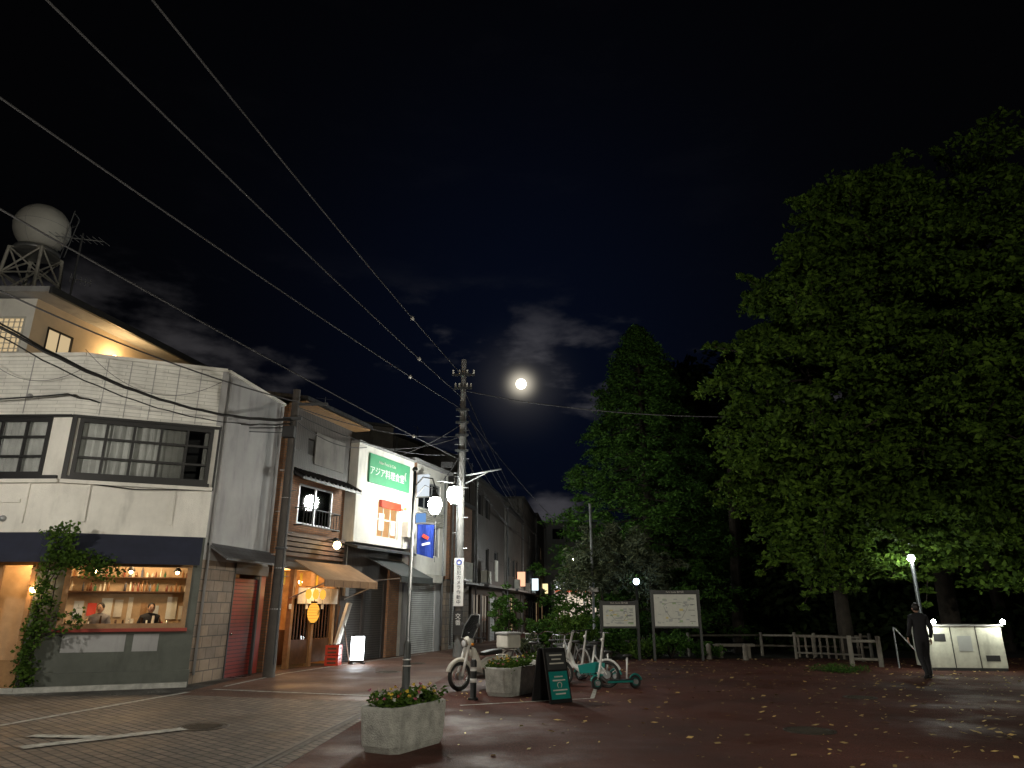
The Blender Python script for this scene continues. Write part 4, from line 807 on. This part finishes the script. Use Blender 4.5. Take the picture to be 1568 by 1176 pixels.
# ---------------------------------------------------------------- vehicles
def wheel(b,x,R,z=None,tr=.035,spokes=18,hub=.05,y=0,rim=m_chrome):
    z=R if z is None else z
    b.ring('tyre',m_rub,(x,y,z),R-tr,tr,'y',n=32,m=8); b.ring('rim',rim,(x,y,z),R-tr*2.1,tr*.35,'y',n=28,m=6,wid=1.6)
    b.tube('hub',m_steel,[(x,y-.05,z),(x,y+.05,z)],hub,12)
    for i in range(spokes):
        a=2*math.pi*i/spokes; b.tube('spokes',m_chrome,[(x+hub*.8*math.cos(a+.4),y+(-1)**i*.035,z+hub*.8*math.sin(a+.4)),(x+(R-tr*2)*math.cos(a),y,z+(R-tr*2)*math.sin(a))],.0025,4)
def motorcycle(x,y,rz):
    b=B('parked_motorcycle',(x,y,0),rz)
    wheel(b,.62,.29,tr=.04,hub=.08); wheel(b,-.60,.29,tr=.04,hub=.08)
    for s in (-1,1):
        b.tube('front_fork',m_whp,[(.62,s*.075,.29),(.52,s*.075,.6),(.42,s*.06,.92)],.028,8); b.tube('rear_shock',m_chrome,[(-.6,s*.1,.3),(-.5,s*.11,.66)],.025,8); b.tube('swingarm',m_dark,[(-.6,s*.085,.29),(-.1,s*.07,.32)],.02,8)
        b.tube('handlebar',m_dark,[(.38,0,1.0),(.36,s*.15,1.03),(.28,s*.34,1.02)],.014,8); b.tube('grips',m_rub,[(.30,s*.28,1.02),(.25,s*.38,1.015)],.02,8)
        b.tube('mirror_stem',m_dark,[(.33,s*.2,1.03),(.36,s*.27,1.25)],.008,6); b.sph('mirrors',m_dark,(.36,s*.28,1.28),(.015,.06,.045)); b.sph('turn_signals',M('amber%d'%s,(.7,.25,.02),.3,.05),(.42,s*.17,.9),(.035,.03,.03))
        b.loft('leg_shield',m_offw,[[(.38,s*.07,.85),(.36,s*.07,.85),(.36,s*.20,.82),(.38,s*.20,.82)],[(.36,s*.09,.6),(.34,s*.09,.6),(.28,s*.27,.58),(.30,s*.27,.58)],[(.28,s*.08,.36),(.26,s*.08,.36),(.18,s*.24,.34),(.20,s*.24,.34)]])
    b.ring('front_fender',m_offw,(.62,0,.29),.31,.045,'y',a0=.3,a1=2.7,wid=1.2); b.ring('rear_fender',m_offw,(-.6,0,.29),.32,.06,'y',a0=.4,a1=3.0,wid=1.2)
    b.sph('head_cowl',m_offw,(.40,0,.95),(.12,.12,.11)); b.tube('headlight',m_chrome,[(.43,0,.93),(.53,0,.92)],[.085,.08],16); b.sph('headlight_lens',M('lens',(.7,.72,.75),.1,.05),(.525,0,.92),(.02,.075,.075))
    b.loft('frame_body',m_offw,[[(.36,-.05,.8),(.36,.05,.8),(.33,.05,.66),(.33,-.05,.66)],[(.1,-.06,.52),(.1,.06,.52),(.1,.06,.42),(.1,-.06,.42)],[(-.15,-.1,.62),(-.15,.1,.62),(-.15,.1,.4),(-.15,-.1,.4)],[(-.55,-.1,.66),(-.55,.1,.66),(-.55,.08,.5),(-.55,-.08,.5)]])
    b.loft('seat',m_seat,[[(.02,-.1,.72),(.02,.1,.72),(.02,.09,.66),(.02,-.09,.66)],[(-.2,-.14,.77),(-.2,.14,.77),(-.2,.12,.67),(-.2,-.12,.67)],[(-.45,-.13,.78),(-.45,.13,.78),(-.45,.11,.69),(-.45,-.11,.69)]])
    b.sph('engine',m_steel,(.05,0,.3),(.2,.11,.1)); b.tube('exhaust',m_chrome,[(.15,-.12,.22),(-.2,-.14,.2),(-.8,-.15,.28)],[.02,.03,.04],10)
    b.tube('carrier',m_chrome,[(-.42,-.13,.76),(-.85,-.13,.76),(-.85,.13,.76),(-.42,.13,.76)],.012,6)
    b.bx('top_box',m_offw,(-.93,-.53),(-.19,.19),(.79,1.06)); b.bx('top_box_lid',m_grayplaster,(-.95,-.51),(-.21,.21),(1.063,1.12))
    b.loft('windscreen',GL('windscreen'),[[(.44,-.2,1.02),(.445,-.2,1.02),(.455,.2,1.02),(.45,.2,1.02)],[(.33,-.24,1.25),(.335,-.24,1.25),(.335,.24,1.25),(.33,.24,1.25)],[(.22,-.15,1.48),(.225,-.15,1.48),(.225,.15,1.48),(.22,.15,1.48)]])
    b.tube('windscreen_edge',m_steel,[(.44,-.2,1.02),(.33,-.24,1.25),(.22,-.15,1.48),(.20,0,1.5),(.22,.15,1.48),(.33,.24,1.25),(.44,.2,1.02),(.44,-.2,1.02)],.008,6)
    b.tube('side_stand',m_dark,[(.0,.1,.25),(-.08,.25,.01)],.012,6); b.bx('plate',m_whp,(-.9,-.89),(-.1,.1),(.42,.56))
    b.done({'top_box':.03,'top_box_lid':.02,'seat':.03,'frame_body':.02})
motorcycle(-.62,15.9,math.radians(222))
def ebike(x,y,rz,name='electric_bicycle'):
    b=B(name,(x,y,0),rz)
    wheel(b,.50,.27,tr=.03,spokes=14); wheel(b,-.50,.27,tr=.03,spokes=14,hub=.08)
    b.tube('main_tube',m_whp,[(.32,0,.70),(.22,0,.45),(.02,0,.30),(-.2,0,.34),(-.50,0,.29)],[.045,.05,.055,.045,.03],12)
    b.tube('head_tube',m_whp,[(.36,0,.58),(.28,0,.9)],.04,10); b.tube('stem',m_whp,[(.28,0,.9),(.22,0,1.13)],.025,10)
    b.loft('body_panel',m_teal,[[(.12,-.06,.44),(.12,.06,.44),(.08,.06,.28),(.08,-.06,.28)],[(-.26,-.08,.52),(-.26,.08,.52),(-.26,.07,.30),(-.26,-.07,.30)],[(-.46,-.05,.50),(-.46,.05,.50),(-.46,.05,.42),(-.46,-.05,.42)]])
    b.bx('front_plate',m_whp,(.40,.43),(-.09,.09),(.62,.86)); b.bx('front_plate_band',m_teal,(.431,.436),(-.09,.09),(.66,.72))
    for s in (-1,1):
        b.tube('fork',m_whp,[(.50,s*.06,.27),(.37,s*.05,.6)],.018,8); b.tube('handlebar',m_black,[(.22,0,1.13),(.19,s*.16,1.15),(.12,s*.29,1.13)],.013,8); b.tube('grips',m_rub,[(.15,s*.22,1.14),(.10,s*.31,1.13)],.019,8)
        b.tube('rear_stay',m_whp,[(-.50,s*.06,.27),(-.24,s*.04,.66)],.013,6)
    b.tube('seat_post',m_whp,[(-.16,0,.34),(-.26,0,.86)],.022,8); b.sph('saddle',m_seat,(-.27,0,.9),(.14,.08,.04)); b.ring('fender',m_whp,(-.50,0,.27),.295,.025,'y',a0=.2,a1=2.8); b.ring('fender',m_whp,(.50,0,.27),.295,.025,'y',a0=.4,a1=2.7)
    b.tube('kickstand',m_dark,[(-.15,.06,.3),(-.2,.2,.01)],.01,6); b.ring('crank',m_dark,(-.02,.05,.29),.08,.012,'y',n=18,m=6); b.tube('pedals',m_dark,[(-.02,.07,.29),(.1,.09,.2),(.1,.18,.2)],.01,6)
    b.done()
ebike(1.55,16.2,math.radians(165))
def kick(x,y,rz):
    b=B('electric_kick_scooter',(x,y,0),rz); wheel(b,.45,.13,tr=.03,spokes=6,rim=m_teal); wheel(b,-.45,.13,tr=.03,spokes=6,rim=m_teal)
    b.loft('deck',m_black,[[(-.36,-.09,.13),(-.36,.09,.13),(-.36,.09,.19),(-.36,-.09,.19)],[(.25,-.09,.12),(.25,.09,.12),(.25,.09,.18),(.25,-.09,.18)],[(.38,-.04,.22),(.38,.04,.22),(.36,.04,.28),(.36,-.04,.28)]])
    b.bx('deck_edge',m_teal,(-.35,.25),(-.10,-.093),(.13,.17)); b.bx('deck_edge',m_teal,(-.35,.25),(.093,.10),(.13,.17))
    b.tube('stem',m_whp,[(.45,0,.2),(.38,0,.4),(.25,0,1.12)],[.03,.028,.02],10); b.tube('handlebar',m_black,[(.25,-.24,1.12),(.25,.24,1.12)],.014,8); b.ring('fender',m_teal,(-.45,0,.13),.15,.02,'y',a0=.5,a1=2.9); b.ring('fender',m_black,(.45,0,.13),.15,.02,'y',a0=.3,a1=2.5); b.tube('seat_post',m_whp,[(-.25,0,.2),(-.28,0,.62)],.02,8); b.sph('saddle',m_seat,(-.29,0,.65),(.11,.07,.035))
    b.sph('headlight',m_whp,(.30,0,.98),.035); b.done()
kick(2.2,15.9,math.radians(200)); kick(2.0,17.6,math.radians(150))
def bicycle(x,y,rz,m):
    b=B('parked_bicycle',(x,y,0),rz); wheel(b,.52,.33,tr=.02,spokes=20,hub=.03); wheel(b,-.52,.33,tr=.02,spokes=20,hub=.03)
    for p in ([(.38,0,.85),(-.02,0,.28)],[(-.02,0,.28),(-.2,0,.78)],[(-.02,0,.28),(-.52,0,.33)],[(-.2,0,.72),(-.52,0,.33)],[(.42,0,.72),(-.08,0,.42)],[(.36,0,.95),(.52,0,.33)]): b.tube('frame',m,p,.017,8)
    b.tube('handlebar',m_chrome,[(.1,-.28,1.02),(.3,-.2,1.04),(.36,0,.98),(.3,.2,1.04),(.1,.28,1.02)],.012,6); b.sph('saddle',m_seat,(-.22,0,.83),(.14,.09,.04)); b.tube('seat_post',m_chrome,[(-.2,0,.75),(-.22,0,.83)],.014,6)
    for z in (.75,.85,.97): b.tube('basket',m_steel,[(.42,-.15,z),(.7,-.17,z),(.7,.17,z),(.42,.15,z),(.42,-.15,z)],.006,5)
    for t in range(6): b.tube('basket',m_steel,[(.7,-.15+.06*t,.75),(.7,-.17+.068*t,.97)],.005,4)
    b.ring('fender',m_steel,(-.52,0,.33),.35,.02,'y',a0=.3,a1=3); b.ring('chainguard',m_dark,(-.02,.04,.28),.09,.01,'y'); b.done()
bicycle(.9,19.2,2.2,m_dark); bicycle(1.5,18.6,2.0,m_steel); bicycle(.35,18.0,2.4,m_dark)
b=B('a_frame_sign',(.72,13.75,0),math.radians(38))
for s in (-1,1):
    R=('X',s*.2)
    b.rbox('panel_frame',m_black,(0,s*.16,.46),(.52,.03,.93),R)
yy=lambda z:-.16+.203*(z-.46)-.022
b.rbox('poster_lower',m_teal,(0,yy(.30),.30),(.44,.008,.46),('X',-.2)); b.rbox('poster_upper',m_dark,(0,yy(.70),.70),(.44,.008,.30),('X',-.2))
for z,w_ in ((.80,.3),(.73,.22),(.66,.34),(.44,.2),(.38,.3),(.22,.34),(.16,.24)): b.rbox('lettering_strokes',m_offw,(0,yy(z)-.006,z),(w_,.006,.022),('X',-.2))
b.ring('logo',m_offw,(0,yy(.3)-.006,.30),.05,.008,'y',n=18,m=6)
b.done()

# ---------------------------------------------------------------- map boards
def board(name,x,y,w,zb,zt,rz,seed,split=False):
    r=random.Random(seed); b=B(name,(x,y,0),rz)
    for s in (-1,1): b.bx('posts',m_polew,(s*(w/2+.05)-.04,s*(w/2+.05)+.04),(-.04,.04),(0,zt+.02))
    b.bx('frame',m_dark,(-w/2-.01,w/2+.01),(-.05,.03),(zt-.12,zt)); b.bx('frame',m_dark,(-w/2-.01,w/2+.01),(-.05,.03),(zb,zb+.05)); b.bx('back',m_dark,(-w/2-.009,w/2+.009),(0,.03),(zb+.05,zt-.12))
    b.bx('map_sheet',m_map,(-w/2+.02,w/2-.02),(-.02,-.002),(zb+.06,zt-.13))
    fr=Fr((-1,0),(1,0)); text(b,'Park Guide 案内図',m_offw,fr,1,zt-.06,.053,.075,.002)
    W=w/2-.1; H0=zb+.12;H1=zt-.2
    for i in range(40):
        cx=r.uniform(-W,W-.08); cz=r.uniform(H0,H1-.05); m=[m_mapb,m_mapb,m_mapg,m_mapy][min(3,int(r.random()**2*4.2))]; b.bx('map_blocks_'+m.name[4:],m,(cx,min(W,cx+r.uniform(.04,.13))),(-.024-.0003*i,-.0205),(cz,min(H1,cz+r.uniform(.02,.07))))
    pts=[(W*.55*math.cos(t)*(1+.25*math.sin(3*t)),-.0355,(H0+H1)/2+(H1-H0)*.36*math.sin(t)*(1+.2*math.cos(2*t))) for t in [k*math.pi/9 for k in range(19)]]
    b.tube('map_outline',m_dark,pts,.004,4)
    for i in range(5):
        z=H0+(H1-H0)*(i+.5)/5; b.bx('map_text',m_dark,(W-.02-r.uniform(.1,.2),W),(-.038,-.0365),(z,z+.012))
    b.done(); return b.e
board('park_map_board',3.55,24.3,1.12,1.0,1.85,math.radians(4),1); board('park_map_board',5.45,24.4,1.45,1.0,2.2,math.radians(-3),2)

# ---------------------------------------------------------------- fences
def fence(name,pts,h=.75,mat=m_fenc,rails=(.3,.65),sp=1.6,r=.06,picket=None):
    b=B(name)
    for i in range(len(pts)-1):
        p=Vector((*pts[i],0)); q=Vector((*pts[i+1],0)); n=max(1,int((q-p).length/sp))
        for k in range(n+1): c=p.lerp(q,k/n); b.tube('posts',mat,[c,c+Vector((0,0,h))],r,8)
        for z in rails: b.tube('rails',mat,[p+Vector((0,0,z)),q+Vector((0,0,z))],r*.6,8)
        if picket:
            n=int((q-p).length/picket)
            for k in range(n): c=p.lerp(q,(k+.5)/n); b.bx('pickets',mat,(c.x-.03,c.x+.03),(c.y-.015,c.y+.015),(.06,h-.08))
    b.done()
fence('park_fence',[(6.3,26.5),(9,26.8),(12.3,25.5)],.8,m_fenc,(.35,.7))
fence('picket_fence',[(9.6,25.2),(11.2,23.8)],.85,m_fenc,(.2,.72),1.2,.05,.22)
fence('concrete_barrier_fence',[(10.0,22.0),(10.7,21.7)],.85,m_fenc,(.2,.7),.5,.07)
b=B('handrail'); 
for x,y in ((11.1,21.3),(11.6,21.0)): b.tube('rail',m_steel,[(x-.1,y,1.1),(x,y,1.0),(x+.5,y-.5,.1)],.02,8); b.tube('rail',m_steel,[(x-.1,y,0),(x-.1,y,1.1)],.02,8)
b.done()
b=B('stone_bench',(7.6,25.6,0)); b.bx('seat',m_fenc,(-.7,.7),(-.2,.2),(.38,.46)); b.bx('leg',m_fenc,(-.55,-.4),(-.15,.15),(0,.378)); b.bx('leg2',m_fenc,(.4,.55),(-.15,.15),(0,.378)); b.done()
for x,y in ((6.6,25),(7.7,24.6)):
    b=B('stone_bollard',(x,y,0)); b.tube('post',m_fenc,[(0,0,0),(0,0,.45),(0,0,.5)],[.09,.08,.03],12); b.done()

b=B('lit_white_stall',(12.4,20.4,0),math.radians(-8)); mw=streaks(M('stall_panel',(.74,.76,.66),.5,.3),.3)
b.bx('counter_panel',mw,(-.9,1.0),(-.02,.02),(.08,1.15)); b.bx('counter_side',mw,(-.92,-.9),(0,1.0),(.08,1.15)); b.bx('counter_side',mw,(1.0,1.02),(0,1.0),(.08,1.15))
for x in (-.3,.35): b.bx('panel_joint',m_dark,(x-.01,x+.01),(-.03,-.021),(.08,1.15))
b.bx('counter_top',m_grayplaster,(-.95,1.05),(-.1,1.05),(1.153,1.19)); b.bx('notice',m_mapb,(-.15,.2),(-.03,-.022),(.5,.9)); b.bx('kick_board',m_dark,(-.9,1),(-.015,.015),(0,.078)); b.bx('vent_grille',m_dark,(.5,.85),(-.028,-.021),(.25,.4)); b.bx('vent_grille',m_dark,(-.75,-.45),(-.028,-.021),(.75,.95))
mb=EM('stall_bulb',(1,1,.82),200,True)
for x in (-.8,.95): b.sph('lamps',mb,(x,-.32,1.27),.06,8,6); b.tube('lamp_arms',m_dark,[(x,-.02,1.19),(x,-.3,1.34)],.01,6)
b.done()
person('walking_man',10.0,18.1,math.radians(-8),m_cloth,True)

# fallen leaves on plaza
g=np.random.default_rng(9); n=3200
P=np.stack([g.uniform(-2,19,n),g.uniform(7.5,25,n),np.full(n,.016)],1); P=P[(P[:,0]>-1.5)]
k=g.random(len(P))<np.clip((P[:,0]+3)/9,.15,1); P=P[k]; N=len(P); a=g.random(N)*6.28; sz=.018+.05*g.random(N)**2
d=np.stack([np.cos(a),np.sin(a),g.uniform(-.1,.35,N)],1)*sz[:,None]; w=np.stack([-np.sin(a),np.cos(a),g.uniform(-.1,.4,N)],1)*sz[:,None]*.6
V=np.stack([P-d,P+w,P+d,P-w],1).reshape(-1,3); V[:,2]=np.maximum(V[:,2],.007)
me=bpy.data.meshes.new('fallen_leaves'); me.from_pydata(V.tolist(),[],[(4*i,4*i+1,4*i+2,4*i+3) for i in range(N)]); me.materials.append(m_fall); S.collection.objects.link(bpy.data.objects.new('fallen_leaves',me))

# ---------------------------------------------------------------- sky, moon
pitch=math.radians(17.9)
md=Vector((.0131,.9516,.3074)).normalized()
W=bpy.data.worlds.new('World'); S.world=W; W.use_nodes=True; t=W.node_tree; N=t.nodes; L=t.links; N.clear()
out=N.new('ShaderNodeOutputWorld'); tc=N.new('ShaderNodeTexCoord')
sky=N.new('ShaderNodeTexSky'); sky.sky_type='NISHITA'; sky.sun_disc=False; sky.sun_elevation=math.radians(2); sky.sun_rotation=math.radians(180)
bg1=N.new('ShaderNodeBackground'); L.new(sky.outputs[0],bg1.inputs[0]); bg1.inputs[1].default_value=.0001
dp=N.new('ShaderNodeVectorMath'); dp.operation='DOT_PRODUCT'; L.new(tc.outputs['Generated'],dp.inputs[0]); dp.inputs[1].default_value=md
def powr(k,amp):
    mx=N.new('ShaderNodeMath'); mx.operation='MAXIMUM'; mx.inputs[1].default_value=0; L.new(dp.outputs['Value'],mx.inputs[0])
    p=N.new('ShaderNodeMath'); p.operation='POWER'; p.inputs[1].default_value=k; L.new(mx.outputs[0],p.inputs[0]); q=N.new('ShaderNodeMath'); q.operation='MULTIPLY'; q.inputs[1].default_value=amp; L.new(p.outputs[0],q.inputs[0]); return q
def colr(fac,col):
    v=N.new('ShaderNodeVectorMath'); v.operation='SCALE'; v.inputs[0].default_value=col; L.new(fac.outputs[0],v.inputs['Scale']); return v
def addv(a,b_):
    v=N.new('ShaderNodeVectorMath'); v.operation='ADD'; L.new(a.outputs[0],v.inputs[0]); L.new(b_.outputs[0],v.inputs[1]); return v
blue=colr(powr(16,1),(.0006,.0020,.0075)); halo=colr(powr(9000,.8),(1,.9,.7)); halo2=colr(powr(900,.03),(1,.95,.9))
mp=N.new('ShaderNodeMapping'); mp.inputs['Scale'].default_value=(3.6,3.6,9.5); mp.inputs['Location'].default_value=(4.3,1.4,.7); L.new(tc.outputs['Generated'],mp.inputs[0])
cn=N.new('ShaderNodeTexNoise'); cn.inputs['Scale'].default_value=1.5; cn.inputs['Detail'].default_value=9; cn.inputs['Roughness'].default_value=.55; L.new(mp.outputs[0],cn.inputs['Vector'])
cr=N.new('ShaderNodeMapRange'); cr.interpolation_type='SMOOTHSTEP'; cr.inputs[1].default_value=.53; cr.inputs[2].default_value=.72; L.new(cn.outputs['Fac'],cr.inputs[0])
sx=N.new('ShaderNodeSeparateXYZ'); L.new(tc.outputs['Generated'],sx.inputs[0])
em=N.new('ShaderNodeMapRange'); em.interpolation_type='SMOOTHSTEP'; em.inputs[1].default_value=.46; em.inputs[2].default_value=.30; em.inputs[3].default_value=.02; em.inputs[4].default_value=1; L.new(sx.outputs['Z'],em.inputs[0])
cm=N.new('ShaderNodeMath'); cm.operation='MULTIPLY'; L.new(cr.outputs[0],cm.inputs[0]); L.new(em.outputs[0],cm.inputs[1])
cloud=colr(cm,(.030,.028,.029))
cmm=N.new('ShaderNodeMath'); cmm.operation='MULTIPLY'; pw=powr(60,1); L.new(cm.outputs[0],cmm.inputs[0]); L.new(pw.outputs[0],cmm.inputs[1]); cloud2=colr(cmm,(.035,.034,.036))
base=N.new('ShaderNodeVectorMath'); base.operation='ADD'; base.inputs[0].default_value=(.0008,.0008,.0010); L.new(blue.outputs[0],base.inputs[1])
tot=addv(addv(addv(addv(base,halo),halo2),cloud),cloud2)
bg2=N.new('ShaderNodeBackground'); L.new(tot.outputs[0],bg2.inputs[0]); bg2.inputs[1].default_value=1
ad=N.new('ShaderNodeAddShader'); L.new(bg1.outputs[0],ad.inputs[0]); L.new(bg2.outputs[0],ad.inputs[1]); L.new(ad.outputs[0],out.inputs[0])
b=B('moon',tuple(md*900+Vector((0,0,1.6)))); b.sph('disc',EM('moon_surface',(1,.93,.78),3),(0,0,0),7.0,24,16); b.done()
sl=bpy.data.lights.new('moonlight','SUN'); sl.energy=.02; sl.angle=math.radians(.5); sl.color=(.9,.93,1); so=bpy.data.objects.new('moonlight',sl); so.rotation_euler=(md).to_track_quat('Z','Y').to_euler(); S.collection.objects.link(so)

cam=bpy.data.cameras.new('camera'); cam.sensor_width=36; cam.lens=36*1067/1568; cam.clip_end=2000; co=bpy.data.objects.new('camera',cam); co.location=(0,0,1.6); co.rotation_euler=(math.radians(90)+pitch,0,0); S.collection.objects.link(co); S.camera=co
